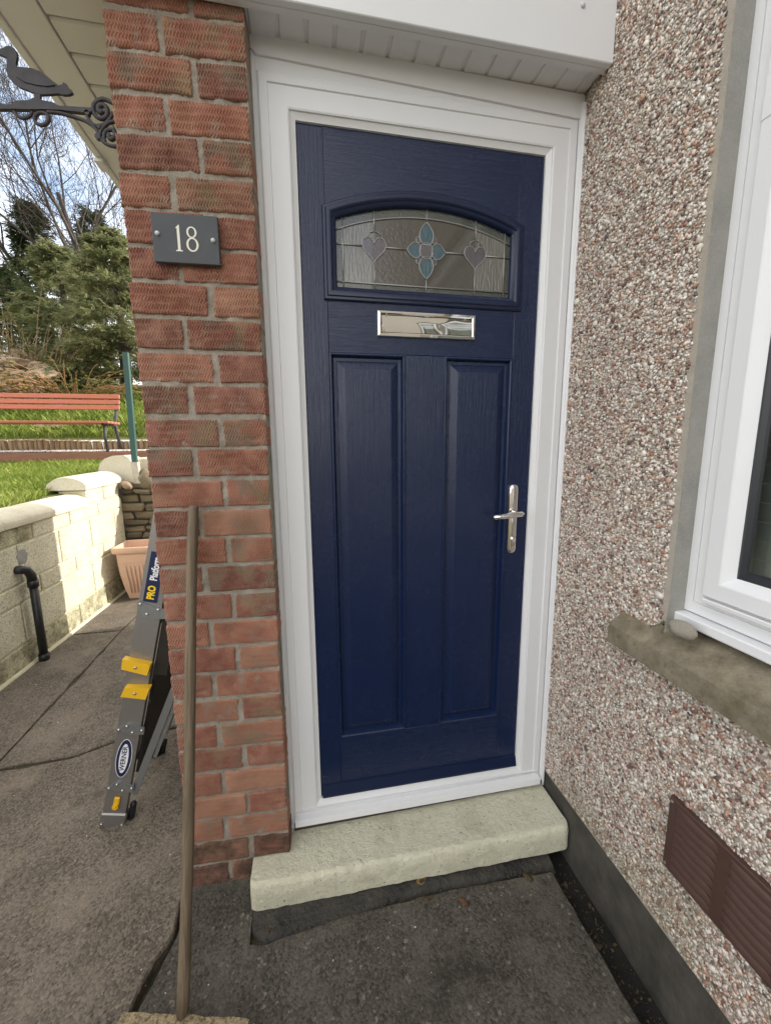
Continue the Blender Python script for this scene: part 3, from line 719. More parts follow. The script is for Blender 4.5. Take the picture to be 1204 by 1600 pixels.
# letter plate
lp = thing('letter_plate', None, None); lp.parent = door
lx0, lx1, lz0, lz1 = .3275, .6410, 1.7470, 1.8215
q = MB(); Lp = []
for t, d in ((0, YL-.0005), (0, YL-.007), (.002, YL-.010), (.008, YL-.011), (.0115, YL-.009), (.013, YL-.003)):
    Lp.append([(lx0+t, d, lz0+t), (lx1-t, d, lz0+t), (lx1-t, d, lz1-t), (lx0+t, d, lz1-t)])
q.loft(Lp); q.build('plate_frame', 'chrome', lp)
q = MB(); fl = []
for i in range(9):
    t = i/8; z = lz0+.0135+(lz1-lz0-.027)*t; fl.append([(lx0+.0135+(lx1-lx0-.027)*j/16, YL-.0062-.0042*math.sin(math.pi*t)-.0009*math.sin(j*1.1+t*2.2), z) for j in range(17)])
q.loft(fl, close=False); q.build('flap', 'chrome_flap', lp, True)
q = MB(); q.tube([(lx0+.028, YL-.0095, lz1-.006), (lx0+.028, YL-.0095, lz1-.014)], .0015, 6); q.tube([(lx1-.034, YL-.0095, lz1-.006), (lx1-.034, YL-.0095, lz1-.014)], .0015, 6); q.build('hinge_pin', 'chrome', lp)
# lever handle
hd = thing('door_handle', None, None); hd.parent = door
hx, hz0, hz1 = .7985, 1.0405, 1.2865; hw = .0165
def stadium(x, z0, z1, r, n=10):
    return [(x+r*math.cos(a), z1-r+r*math.sin(a)) for a in np.linspace(0, math.pi, n)] + [(x+r*math.cos(a), z0+r+r*math.sin(a)) for a in np.linspace(math.pi, 2*math.pi, n)]
q = MB(); q.loft([[(a, d, b) for a, b in stadium(hx, hz0+t, hz1-t, hw-t)] for t, d in ((0, YL), (0, YL-.006), (.0035, YL-.0105), (.0085, YL-.0125))], cap=True); smooth_angle(q.build('backplate', 'chrome', hd), 50)
q = MB(); q.tube([(hx, YL-.012, 1.187), (hx, YL-.045, 1.187)], .0085, 12); q.build('spindle_boss', 'chrome', hd, True)
q = MB(); lev = [(hx+.016, YL-.044, 1.1885), (hx+.006, YL-.052, 1.189), (hx-.02, YL-.054, 1.187), (hx-.06, YL-.053, 1.1835), (hx-.088, YL-.052, 1.181), (hx-.094, YL-.05, 1.1805)]
q.tube(lev, [.006, .0095, .0098, .0092, .0088, .006], 12); q.build('lever', 'chrome', hd, True)
q = MB(); q.loft([[(hx+(.0088-t)*math.cos(a), d, 1.092+(.0088-t)*math.sin(a)) for a in np.linspace(0, 2*math.pi, 17)[:-1]] for t, d in ((0, YL-.012), (0, YL-.0195), (.0015, YL-.0205))], cap=True)
q.loft([[(hx+s_*.005, YL-.0205, 1.086), (hx+s_*.005, YL-.0205, 1.071)] for s_ in (-1, 1)], close=False); q.prism(stadium(hx, 1.068, 1.09, .005, 6), lambda a, b, d: (a, d, b), YL-.0195, YL-.0125); q.build('lock_cylinder', 'chrome', hd)

# ================================================================== STEP AND FOOT OF THE WALL
def step():
    """painted cement step, rounded nose, lumpy; wraps round the foot of the pier"""
    nx, xs = 220, np.linspace(-.118, X-.006, 221); prof = []
    for y in np.linspace(YF+.03, -.065, 14): prof.append((y, ZS-.004*(YF-y)))
    for a in np.linspace(0, math.pi/2, 8)[1:]: prof.append((-.065-.018*math.sin(a), ZS-.018*(1-math.cos(a))))
    for z in np.linspace(ZS-.027, -.004, 7): prof.append((-.0835-.002, z))
    prof.append((-.06, -.008)); loops = []
    for x in xs:
        l = []
        for y, z in prof:
            n1 = mnoise.noise(Vector((x*9, y*9, z*9))); n2 = mnoise.noise(Vector((x*33, y*33, z*33+4)))
            yy, zz = y, z
            if y < .07: zz += .0018*n1 + .0012*n2 + .0010*mnoise.noise(Vector((x*90, y*90, 2)))
            if z < ZS-.01: yy += .0018*n1 + .0013*n2
            e = max(0, 1-(x+.118)/.02) if x < -.09 else max(0, 1-(X-.006-x)/.02)
            if y < -.04: yy += .010*e*e
            l.append((x, yy - .020*(x+.1), zz + (.010*x if x > 0 else 0)))
        loops.append(l)
    # left part stands in front of the pier: cut its back away there
    for x, l in zip(xs, loops):
        if x < .0:
            for i, p in enumerate(l):
                if p[1] > .008: l[i] = (p[0], .008, p[2])
    mb = MB(); mb.loft(loops, close=False); n = len(prof)
    mb.f.append(tuple(range(n))); mb.f.append(tuple((len(xs)-1)*n+i for i in range(n)))
    return mb
smooth_angle(step().build('door_step', 'step_paint', label='cream painted concrete step below the navy door', cat='step'), 70)
# dark cement fillet at its foot, and the dirty gutter by the plinth
q = MB(); loops = []
for x in np.linspace(-.112, X-.085, 110):
    w1 = .004*mnoise.noise(Vector((x*8, 0, 0))); k = -.020*(x+.1)
    b = -.116+.010*mnoise.noise(Vector((x*3, 2, 0)))-.045*max(0, .35-x)/.46+.012*max(0, x-.5)
    b = b*(1-.22*(max(0, -.03-x)/.08)**2)
    loops.append([(x, -.05+k, -.002), (x, -.092+k+w1, -.006+w1), (x, -.104+k, -.011), (x, (b-.104)/2+k, -.014+w1*.6), (x, b+k, -.018), (x, b-.012+k, -.035)])
q.loft(loops, close=False); smooth_angle(q.build('mortar_fillet', 'fillet', kind='structure'), 60)

# ================================================================== PORCH CANOPY
can = thing('porch_canopy', 'white plastic fascia and boarded soffit above the front door', 'canopy')
q = MB(); q.cbox(-.75, X-.002, -.036, -.018, 2.4435, 2.86, .002); q.build('fascia', 'upvc', can)
q = MB(); q.cbox(-.75, X-.004, -.0175, .001, 2.4445, 2.462, .0015); q.build('fascia_return', 'upvc_soffit', can)
q = MB(); q.box(-.02, X-.002, .0, YF+.06, 2.4605, 2.49); q.build('soffit_backing', 'upvc_soffit', can)
pit = .0715; x = .004
me_s = None
while x < X-.01:
    wd = min(pit-.006, X-.004-x)
    q = MB(); q.prism([(0, 2.4615), (.003, 2.4565), (wd-.003, 2.4565), (wd, 2.4615), (wd, 2.4655), (0, 2.4655)], lambda a, b, d: (a, d, b), .0015, YF+.012)
    if wd > pit-.007: me_s = me_s or q.mesh('soffit_board', 'upvc_soffit'); ob('soffit_board', me_s, can, (x, 0, 0))
    else: q.build('soffit_board', 'upvc_soffit', can, loc=(x, 0, 0))
    x += pit
p = at(910, 8, 'y', -.037); q = MB(); q.loft([[(p.x+r_*math.cos(a), d, p.z+r_*math.sin(a)) for a in np.linspace(0, 6.283, 13)[:-1]] for r_, d in ((.0065, -.0365), (.006, -.040), (.003, -.042))], cap=True); q.build('cover_cap', 'cover_cap', can, True)
# mossy cobweb dirt at the corner
# side eaves over the passage
ev = thing('side_eaves', 'cream plastic side eaves with soffit boards beside the brick pier', 'eaves')
q = MB(); q.cbox(-.60, -.578, .03, 2.5, 2.445, 2.62, .002); q.build('fascia', 'upvc_cream', ev)
q = MB(); q.cbox(-.5775, -.478, .03, 2.5, 2.452, 2.468, .002); q.build('soffit_trim', 'upvc_cream', ev)
y = .03
me_s = MB().prism([(0, 2.462), (.003, 2.457), (.083, 2.457), (.086, 2.462), (.086, 2.468), (0, 2.468)], lambda a, b, d: (d, a, b), -.474, -.301).mesh('soffit_board', 'upvc_cream')
while y < 2.4:
    ob('soffit_board', me_s, ev, (0, y, 0)); y += .094
MB().box(-.577, -.301, .03, 2.48, 2.4695, 2.49).build('soffit_backing', 'upvc_cream', ev)
MB().cbox(-.604, -.574, .60, .66, 2.430, 2.443, .002).build('fascia_joint', 'upvc_cream', ev)

# ================================================================== WINDOW IN THE RIGHT WALL
win = thing('window', 'white plastic window above the stone sill', 'window')
XW = 1.015; z0w, z1w = 1.008, 2.6; y0w, y1w = -1.72, -.368
def wrect(t, x): return [(x, y1w-t, z0w+t), (x, y0w+t, z0w+t), (x, y0w+t, z1w-t), (x, y1w-t, z1w-t)]
q = MB(); q.loft([wrect(t, x) for t, x in ((0, XW+.06), (0, XW+.004), (.003, XW), (.029, XW), (.0295, XW+.003), (.031, XW+.003), (.0315, XW), (.052, XW+.001), (.055, XW+.009), (.06, XW+.009))]); q.build('outer_frame', 'upvc', win)
q = MB(); q.loft([wrect(t, x) for t, x in ((.056, XW+.01), (.056, XW-.008), (.059, XW-.011), (.092, XW-.011), (.095, XW-.010), (.113, XW+.006), (.116, XW+.008))]); q.build('sash', 'upvc', win)
q = MB(); q.loft([wrect(t, x) for t, x in ((.114, XW+.0075), (.121, XW+.005), (.130, XW+.009), (.136, XW+.010))]); q.build('gasket', 'gasket', win)
q = MB(); q.add(wrect(.135, XW+.012), [(0, 1, 2, 3)]); q.add(wrect(.135, XW+.016), [(0, 1, 2, 3)]); q.build('pane', 'window_glass', win)
q = MB(); q.cbox(.988, XW+.03, -1.74, -.3635, .982, 1.0065, .003); q.build('sill_nose', 'upvc', win)
q = MB(); q.cbox(XW-.018, XW-.0115, -1.66, -.43, 1.050, 1.061, .002); q.build('drip_bar', 'upvc_soffit', win)
# transom line seen near the top of the picture
q = MB(); q.cbox(XW-.0125, XW+.02, -1.66, -.424, 2.035, 2.078, .003); q.build('transom', 'upvc', win)
bl = thing('window_blind', 'pale slatted blind hanging inside the right-hand window', 'blind')
for k in range(34):
    z = 1.12+k*.042; MB().box(XW+.065, XW+.069, -1.6, -.382, z, z+.0405).build('slat', 'blind', bl)

sill = MB(); loops = []
for y in np.linspace(-1.95, -.243, 170):
    n1 = lambda a: .0012*mnoise.noise(Vector((y*11, a, 0)))+.0009*mnoise.noise(Vector((y*60, a, 1)))
    e = max(0, 1-(-.243-y)/.02)
    ch = .006*max(0, mnoise.noise(Vector((y*23, 6, 2)))-.25)
    loops.append([(X+.09, y, .975), (X+.04, y, .967+n1(1)), (X+.012, y, .957+n1(9)), (X-.015, y, .942+n1(2)), (X-.0445+.004*e+n1(7)+ch, y, .9245+n1(3)-.003*e), (X-.0495+.005*e+n1(4)+ch, y, .9205+n1(4)-ch), (X-.0515+.004*e+n1(5), y, .9085), (X-.051+.004*e+n1(5), y, .885), (X-.050+n1(6)+ch, y, .869+n1(6)), (X-.046, y, .8665), (X+.09, y, .866)])
sill.loft(loops, cap=True); smooth_angle(sill.build('window_sill', 'sill_stone', label='weathered mossy stone sill below the white window', cat='window sill'), 28)
q = MB(); 
cem = []; 
for i in range(9):
    t = i/8; z = .925+.055*t; wdt = .085*(1-t)**1.3
    cem.append([(X-.004-.004*(1-t), WY1+.003+wdt*j/10 + .006*mnoise.noise(Vector((j*.7, i*.9, 2))), z+.006*mnoise.noise(Vector((j*.6, i*.6, 0)))) for j in range(11)])
q.loft(cem, close=False); q.build('sill_mortar', 'sill_stone', house, True)
sb = blob(.019, .029, .0195, 3.3, .16, 1.1, 3); p = at(1066, 984, 'x', .951)
sb.build('loose_stone', 'pebble_stone', None, True, loc=p, rot=(.15, .05, .35), label='smooth pale pebble resting on the stone window sill', cat='stone')

# ================================================================== AIR VENT
vent = thing('air_vent', 'brown louvred air vent low on the pebbledash wall', 'air vent')
vy0, vy1, vz0, vz1 = -.715, -.4515, .363, .5605; vxp = X-.0145
q = MB(); q.loft([[(x, vy1-t, vz0+t), (x, vy0+t, vz0+t), (x, vy0+t, vz1-t), (x, vy1-t, vz1-t)] for t, x in ((0, X), (0, vxp+.002), (.002, vxp))]); k = len(q.v); q.f.append((k-4, k-3, k-2, k-1)); q.build('face_plate', 'vent_brown', vent)
lw = (vy1-vy0-.02*2-.026)/2
q = MB(); L_ = []
for i in range(9):
    t = i/8; L_.append([(vxp-.0068*math.sin(math.pi*min(max(j/10, 0), 1))**.35*(math.sin(math.pi*.5*(1-t)**.7)) if 0 < j < 10 else vxp, -lw/2+lw*j/10, .0165*(t-.5)) for j in range(11)])
q.loft(L_, close=False); q.box(vxp-.0005, vxp+.001, -lw/2, lw/2, -.0105, -.0085); me_l = q.mesh('louvre', 'vent_brown', True)
for c_ in (0, 1):
    for r_ in range(8): ob('louvre', me_l, vent, (0, vy1-.021-lw/2-c_*(lw+.026), vz0+.0185+r_*.0228+.0))
for y, z in ((vy1-.007, vz0+.010), (vy1-.007, vz1-.010), (vy0+.007, vz0+.010), (vy0+.007, vz1-.010)):
    MB().loft([[(x, y+r_*math.cos(a), z+r_*math.sin(a)) for a in np.linspace(0, 6.283, 9)[:-1]] for r_, x in ((.004, vxp), (.0035, vxp-.0015), (.0012, vxp-.0012))], cap=True).build('screw', 'screw', vent)

# ================================================================== HOUSE NUMBER
PA = -.0517
pq = thing('house_number_plaque', 'grey slate plaque engraved 18 on the brick pier', 'plaque', (-.1675, -.004, 1.9258), (0, .004, -.047))
pw, ph = .0775, .0555
q = MB(); q.cbox(-pw, pw, -.009, .004, -ph, ph, .0012); q.build('slate', 'slate', pq)
for sx in (-1, 1):
    q = MB(); q.loft([[(sx*.0645+r_*math.cos(a), d, .004-sx*.004+r_*math.sin(a)) for a in np.linspace(0, 6.283, 13)[:-1]] for r_, d in ((.0056, -.0088), (.0054, -.0115), (.0038, -.0142), (.0012, -.0152))], cap=True); q.build('screw_cap', 'cover_cap', pq, True)
fnp = lambda a, b, d: (a, d, b)
one = [(-.0215, .0245), (-.0225, .0225), (-.0195, .0225), (-.0195, -.0245), (-.0205, -.026), (-.0245, -.027), (-.0245, -.029), (-.0085, -.029), (-.0085, -.027), (-.0125, -.026), (-.0135, -.0245), (-.0135, .0305), (-.0155, .0305)]
MB().prism(one, fnp, -.0095, -.007).build('digit', 'engraved_cream', pq)
def ring(cx, cz, rx, rz, tx, tz, n=28): return ([(cx+rx*math.cos(a), cz+rz*math.sin(a)) for a in np.linspace(0, 2*math.pi, n+1)], [(cx+(rx-tx)*math.cos(a), cz+(rz-tz)*math.sin(a)) for a in np.linspace(0, 2*math.pi, n+1)])
q = MB()
for cx, cz, rx, rz, tx, tz in ((.0145, .0155, .0118, .0130, .0042, .0028), (.0150, -.0125, .0142, .0162, .0047, .0032)):
    o_, i_ = ring(cx, cz, rx, rz, tx, tz); dd = -.0095 if cz > 0 else -.0098
    q.loft([[(a, -.007, b) for a, b in o_], [(a, dd, b) for a, b in o_], [(a, dd, b) for a, b in i_], [(a, -.007, b) for a, b in i_]], close=False)
q.build('digit', 'engraved_cream', pq)

# ================================================================== DUCK BRACKET
YD = .062
dk = thing('duck_bracket', 'dark cast iron sign bracket with a duck figure on top', 'bracket')
def cz(a, b): p = at(a*.1578, 60+b*.1578, 'y', YD); return (p.x, p.z)
duck = [(-60,128),(-62,148),(0,165),(50,185),(88,205),(78,265),(74,330),(90,390),(130,440),(200,490),(290,525),(335,545),(420,566),(500,562),(590,556),(640,568),(690,566),(728,548),(716,522),(692,505),(668,462),(636,446),(620,470),(590,476),(520,425),(460,375),(400,335),(320,305),(230,296),(178,292),(166,262),(180,195),(172,142),(150,110),(112,88),(80,88),(48,104),(10,118)]
q = MB(); pl_ = [cz(a, b) for a, b in duck]; n = len(pl_); cxm = sum(p[0] for p in pl_)/n; czm = cz(330, 420)[1]
def shr(p, t): 
    return p
q.prism(pl_, lambda a, b, d: (a, d, b), YD-.0035, YD+.0035)
wing = [cz(a, b) for a, b in [(150,330),(220,320),(320,325),(400,355),(480,420),(560,480),(480,492),(380,480),(260,450),(180,400)]]
q.prism(wing, lambda a, b, d: (a, d, b), YD-.0058, YD+.0058)
q.prism([cz(a, b) for a, b in [(345,550),(412,560),(402,606),(348,606)]], lambda a, b, d: (a, d, b), YD-.003, YD+.003); q.build('duck', 'iron', dk)
q = MB(); q.prism([cz(a, b) for a, b in [(-70,668),(120,668),(138,655),(165,632),(300,628),(345,602),(402,602),(432,628),(530,645),(600,682),(920,700),(935,718),(920,738),(840,746),(600,722),(450,716),(280,716),(120,712),(-70,714)]], lambda a, b, d: (a, d, b), YD-.005, YD+.005); q.build('arm', 'iron', dk)
def scroll(nm, pts, r0, r1=None):
    P_ = [cz(a, b) for a, b in pts]; S_ = []
    for i in range(len(P_)-1):
        p0, p1, p2, p3 = P_[max(i-1, 0)], P_[i], P_[i+1], P_[min(i+2, len(P_)-1)]
        for t in (0, .25, .5, .75): S_.append(tuple(.5*(2*p1[k]+(p2[k]-p0[k])*t+(2*p0[k]-5*p1[k]+4*p2[k]-p3[k])*t*t+(3*p1[k]-p0[k]-3*p2[k]+p3[k])*t**3) for k in (0, 1)))
    S_.append(P_[-1]); m_ = len(S_)
    rr = [r0+((r1 or r0)-r0)*i/(m_-1) for i in range(m_)]
    MB().tube([(a, YD, b) for a, b in S_], rr, 8).build(nm, 'iron', dk, True)
scroll('brace', [(470,728),(600,742),(720,775),(830,812),(900,852),(955,905),(985,975),(1045,1040),(1120,1068),(1200,1070)], .0044)
scroll('ring', [(415+70*math.cos(a), 797+62*math.sin(a)) for a in np.linspace(-1.57, 4.72, 14)], .0042)
scroll('curl', [(140,715),(180,772),(235,792),(295,772),(325,728)], .0038)
scroll('scroll', [(1130,650),(1060,612),(1000,606),(942,645),(925,700),(950,765),(1005,796),(1058,770),(1066,705),(1030,664),(985,672),(975,712),(1000,738),(1020,718)], .0048, .006)
scroll('scroll', [(860,740),(878,800),(920,850),(975,868),(1040,850),(1090,800),(1120,740)], .0042)
scroll('scroll', [(985,980),(1010,905),(1060,850),(1100,830),(1180,820)], .0044)
scroll('scroll', [(1045,1035),(1032,980),(1045,930),(1085,905),(1130,915),(1140,970),(1105,1000),(1080,975),(1095,950)], .0042, .006)
for a, b, r_ in ((975, 980, .0065), (985, 885, .004), (870, 745, .0055)):
    x_, z_ = cz(a, b); MB().tube([(x_, YD-.005, z_), (x_, YD+.005, z_)], r_, 10).build('boss', 'iron', dk)
MB().cbox(-.3165, -.308, YD-.018, YD+.018, 2.145, 2.27, .002).build('wall_plate', 'iron', dk)

# ================================================================== BROOM
br = thing('broom', 'old wooden broom with its handle leaning on the brick pier', 'broom')
b0 = Vector((-.2437, -.318, .052)); b1 = Vector((-.1985, -.0195, 1.262)); ax_ = (b1-b0)
pts = [b0+ax_*t + Vector((.003*math.sin(t*5), .002*math.sin(t*7), 0)) for t in np.linspace(0, .992, 26)] + [b0+ax_*.998, b1]
rr = [.0142-.0012*t+.0005*math.sin(t*23) for t in np.linspace(0, 1, 26)] + [.011, .005]
# handle modelled along its own axis so the grain follows it
qrot = ax_.to_track_quat('Z', 'Y'); 
h = MB().tube([qrot.inverted() @ (Vector(p)-b0) for p in pts], rr, 14).build('handle', 'pole_wood', br, True); h.location = b0; h.rotation_euler = qrot.to_euler()
q = MB(); loops = []
for x in np.linspace(-.157, .157, 24):
    e = .003*mnoise.noise(Vector((x*30, 0, 0))); j = lambda: random.uniform(-.0015, .0015)
    loops.append([(x, .028+e, .0), (x, .03+e, .02), (x, .026+e, .036+j()), (x, 0, .041+j()), (x, -.026, .036+j()), (x, -.032, .02), (x, -.03, .0)])
q.loft(loops, cap=True); hb = q.build('head', 'broom_wood', br, loc=(-.2405, -.346, .012), rot=(0, 0, -.23))
V = []; F = []
for i in range(34):
    for j in range(5):
        x0_, y0_ = -.148+i*.009, -.022+j*.011; k = len(V); dx_, dy_ = random.uniform(-.004, .004), random.uniform(-.006, .006)
        for z_, s_ in ((.002, .0035), (-.041, .0042)):
            for a in range(5): V.append((x0_+(dx_ if z_ < 0 else 0)+s_*math.cos(a*1.2566), y0_+(dy_ if z_ < 0 else 0)+s_*math.sin(a*1.2566), z_))
        F += [(k+a, k+(a+1) % 5, k+5+(a+1) % 5, k+5+a) for a in range(5)]
ob('bristles', bulk('bristles', V, F, 'bristle'), br, hb.location, hb.rotation_euler, kind='stuff')

# ================================================================== LADDER
ld = thing('folding_ladder', 'folded aluminium ladder with yellow hinges leaning beside the brick pier', 'ladder', (-.676, .312, .004), (0, R(13.9), 0))
# local: z along the stiles, x across the folded stack, y to the far stile
def stile(nm, x0, x1, y, s0, s1, th=.026, mat='aluminium'):
    q = MB(); q.cbox(x0, x1, y, y+.004, s0, s1, .0008); q.cbox(x0, x0+.004, y+.0042, y+th, s0, s1, .0008); q.cbox(x1-.004, x1, y+.0042, y+th, s0, s1, .0008); q.build(nm, mat, ld)
for y in (0, .34): stile('stile', -.040, .038, y, .05, 1.36)
for k in range(4): MB().cbox(-.022, .022, .0265, .3395, .2+k*.29, .226+k*.29, .003).build('rung', 'alu_shaded', ld)
M2 = Matrix.Translation((.052, .004, .13)) @ Matrix.Rotation(R(9.5), 4, 'Y')
for y in (0, .33):
    q = MB(); q.cbox(-.012, .014, y, y+.004, 0, .50, .0008, M2); q.cbox(-.012, -.008, y+.0042, y+.02, 0, .5, .0008, M2); q.build('platform_strut', 'alu_plate', ld)
    q = MB(); q.cbox(.016, .030, y+.006, y+.010, .16, .40, .0008, M2); q.build('platform_strut', 'alu_plate', ld)
for y in (.012, .32):
    q = MB(); q.cbox(.044, .092, y, y+.004, .62, 1.34, .0008); q.cbox(.044, .048, y+.004, y+.024, .66, 1.34, .0008); q.build('stile', 'alu_shaded', ld)
for k in range(2): MB().cbox(.055, .09, .03, .33, .78+k*.29, .80+k*.29, .003).build('rung', 'alu_shaded', ld)
MB().cbox(.040, .052, .03, .33, .20, .66, .002).build('platform', 'alu_shaded', ld)
def plate(s, poly, rivets):
    q = MB(); q.prism(poly, lambda a, b, d: (a, d, b+s), -.0075, -.0005); pp = q.build('hinge_plate', 'alu_plate', ld)
    for a, b in rivets: MB().loft([[(a+r_*math.cos(t), d, s+b+r_*math.sin(t)) for t in np.linspace(0, 6.283, 9)[:-1]] for r_, d in ((.006, -.0072), (.005, -.0105), (.002, -.012))], cap=True).build('rivet', 'screw', pp, True)
PB = [(-.040, -.012), (-.040, -.004), (-.010, .022), (.004, .024), (.052, .012), (.054, -.014), (.022, -.020), (-.006, -.012)]
RV = [(-.030, -.003), (-.006, .014), (.046, .001), (.016, -.010)]
plate(.405, PB, RV); plate(.165, PB, RV)
plate(.875, [(-.040, .018), (-.036, .026), (.012, .012), (.085, .006), (.085, -.022), (.012, -.034), (-.012, -.030), (-.040, .004)], [(-.030, .016), (.03, .004), (-.004, -.018), (.07, -.012)])
for s, x0, x1 in ((.662, -.052, .040), (.563, -.036, .048)):
    q = MB(); q.prism([(x0, .026), (x1, .016), (x1-.004, -.026), (x0+.002, -.012)] if s > .6 else [(x0+.006, .018), (x1+.004, .026), (x1-.004, -.02), (x0-.002, -.018)], lambda a, b, d: (a, d, b+s), -.026, -.0005); hb_ = q.build('hinge_block', 'ladder_yellow', ld)
    MB().loft([[((x0+x1)/2+r_*math.cos(t), d, s+r_*math.sin(t)) for t in np.linspace(0, 6.283, 9)[:-1]] for r_, d in ((.006, -.0255), (.005, -.029), (.002, -.030))], cap=True).build('bolt', 'screw', hb_, True)
q = MB(); q.tube([(.002, -.0005, .088), (.002, -.014, .088)], .011, 12); q.tube([(.002, -.0145, .088), (.002, -.018, .088)], .006, 10); q.cbox(-.007, .013, -.010, -.0005, .092, .125, .003); q.build('latch', 'ladder_yellow', ld)
for y in (0, .34):
    q = MB(); q.cbox(-.046, .044, y-.004, y+.03, -.012, .05, .005); q.build('foot', 'aluminium' if y == 0 else 'black_rubber', ld)
    q = MB(); q.cbox(.044, .066, y+.010, y+.034, -.002, .085, .009); q.build('foot', 'black_rubber', ld)
for a in (-.036, .034): MB().tube([(a, -.0038, .006), (a, -.008, .006)], .0055, 8).build('rivet', 'screw', ld, True)
def text_mesh(txt, size, mat, off=0., ext=.0003):
    cu = bpy.data.curves.new('t', 'FONT'); cu.body = txt; cu.size = size; cu.align_x = 'CENTER'; cu.align_y = 'CENTER'; cu.extrude = ext; cu.offset = off
    o = bpy.data.objects.new('t', cu); COL.objects.link(o); dg = bpy.context.evaluated_depsgraph_get()
    me = bpy.data.meshes.new_from_object(o.evaluated_get(dg)); bpy.data.objects.remove(o); me.materials.clear(); me.materials.append(MATS[mat]); me.name = 'lettering'; return me
def lettering(txt, size, mat, loc, parent, sx=1., off=0.):
    o = ob('lettering', text_mesh(txt, size, mat, off), parent, loc, (R(90), R(-90), 0)); o.scale = (sx, 1, 1); return o
# oval badge
el = lambda rx, rz, s0, d0, d1: [[(.0+rx*math.cos(a)+.0, d, s0+rz*math.sin(a)) for a in np.linspace(0, 6.283, 33)[:-1]] for d in (d0, d1)]
q = MB(); q.loft(el(.0265, .0790, .283, -.0006, -.0012), cap=True); bdg = q.build('badge', 'sticker_white', ld)
q = MB(); q.loft(el(.0245, .0765, .283, -.0013, -.0018), cap=True); q.build('badge_ring', 'sticker_navy', bdg)
q = MB(); q.loft(el(.0150, .0600, .283, -.0019, -.0024), cap=True); q.build('badge_centre', 'sticker_white', bdg)
lettering('WERNER', .0235, 'sticker_navy', (.0, -.0028, .283), bdg, 1.06, .0003)
q = MB(); q.box(-.026, .020, -.0014, -.0006, .900, 1.085); stk = q.build('sticker', 'sticker_navy', ld)
lettering('PRO', .033, 'sticker_yellow', (-.003, -.0018, .936), stk, .80, .0014)
lettering('Platform', .033, 'sticker_white', (-.003, -.0018, 1.024), stk, .76, .0009)

# ================================================================== CREAM BLOCK WALL
bw = thing('block_wall', 'cream painted concrete block wall along the left of the passage', 'garden wall')
XB = -1.765
MB().box(XB-.2, XB-.006, -3.0, 3.25, -.11, .93).build('core', 'block_joint', bw)
rows = [(-.02, .165, .44, 1.43), (.165, .43, .44, 1.69), (.43, .555, .44, 1.905), (.555, .81, .44, 1.735)]
def slope(y): return .022*(y-1.6)
def wall_block(y0, y1, z0, z1, mat='block_cream'):
    q = MB(); g_ = .006; d0, d1 = slope(y0), slope(y1)
    v = []
    for x, c in ((XB-.02, 0), (XB-.001, 0), (XB+.004, .006)):
        v.append([(x, y0+g_+c, z0+g_+c+d0), (x, y1-g_-c, z0+g_+c+d1), (x, y1-g_-c, z1-g_-c+d1), (x, y0+g_+c, z1-g_-c+d0)])
    q.loft(v); k = len(q.v); q.f.append((k-4, k-3, k-2, k-1)); q.build('block', mat, bw)
for z0, z1, ln, y0 in rows:
    y = y0-3*ln
    while y < 3.2:
        wall_block(max(y, -1.), min(y+ln, 3.2), z0, z1, 'block_dirty' if z0 < 0 else 'block_cream'); y += ln
y = 1.9-3*.44
while y < 3.2: wall_block(y, min(y+.44, 3.2), .81, .925, 'block_dirty' if y < 1.8 else 'block_cream'); y += .44
for y0, y1 in ((2.6, 2.9), (2.9, 3.2)): wall_block(y0, y1, .925, 1.055)
MB().box(XB-.2, XB-.006, 2.61, 3.2, .93, 1.07).build('core', 'block_joint', bw)
MB().cbox(XB-.02, XB+.022, -1, 3.2, -.03, .018, .012).build('base_bead', 'block_joint', bw)
# coping stones with a rounded back
def coping(y0, y1, zb, xf, wd, hh, nm='coping_stone', par=bw, tilt=0.):
    q = MB(); prof = [(xf, 0), (xf+.004, hh*.35), (xf-.02, hh*.62), (xf-wd*.28, hh*.92), (xf-wd*.5, hh), (xf-wd*.74, hh*.9), (xf-wd*.95, hh*.5), (xf-wd, 0)]
    loops = []
    for i, y in enumerate(np.linspace(y0, y1, 8)):
        e = .008 if i in (0, 7) else 0
        loops.append([(a, y, zb+slope(y)+b*(1-e*6)+.003*mnoise.noise(Vector((a*9, y*7, b*9)))) for a, b in prof])
    q.loft(loops, cap=True); return smooth_angle(q.build(nm, 'coping_cream', par), 50)
for y0, y1 in ((-.3, .66), (.664, 1.63), (1.634, 2.60)): coping(y0, y1, .926, XB+.022, .29, .105)
coping(2.585, 3.27, 1.057, XB+.018, .30, .115)

# taller return wall behind, with rounded coping
rw = thing('return_wall', 'short cream wall end with rounded top behind the planter', 'garden wall')
q = MB(); prof = [(-1.985, 1.02), (-1.985, 1.22), (-1.965, 1.275), (-1.92, 1.325), (-1.84, 1.355), (-1.74, 1.36), (-1.695, 1.33), (-1.665, 1.27), (-1.655, 1.18), (-1.655, 1.02)]
q.prism(prof, lambda a, b, d: (a, d, b), 3.34, 3.62); smooth_angle(q.build('wall_end', 'coping_cream', rw), 40)
q = MB(); q.cbox(-1.64, -.3, 3.42, 3.62, 1.0, 1.335, .02); q.build('wall_run', 'coping_cream', rw)

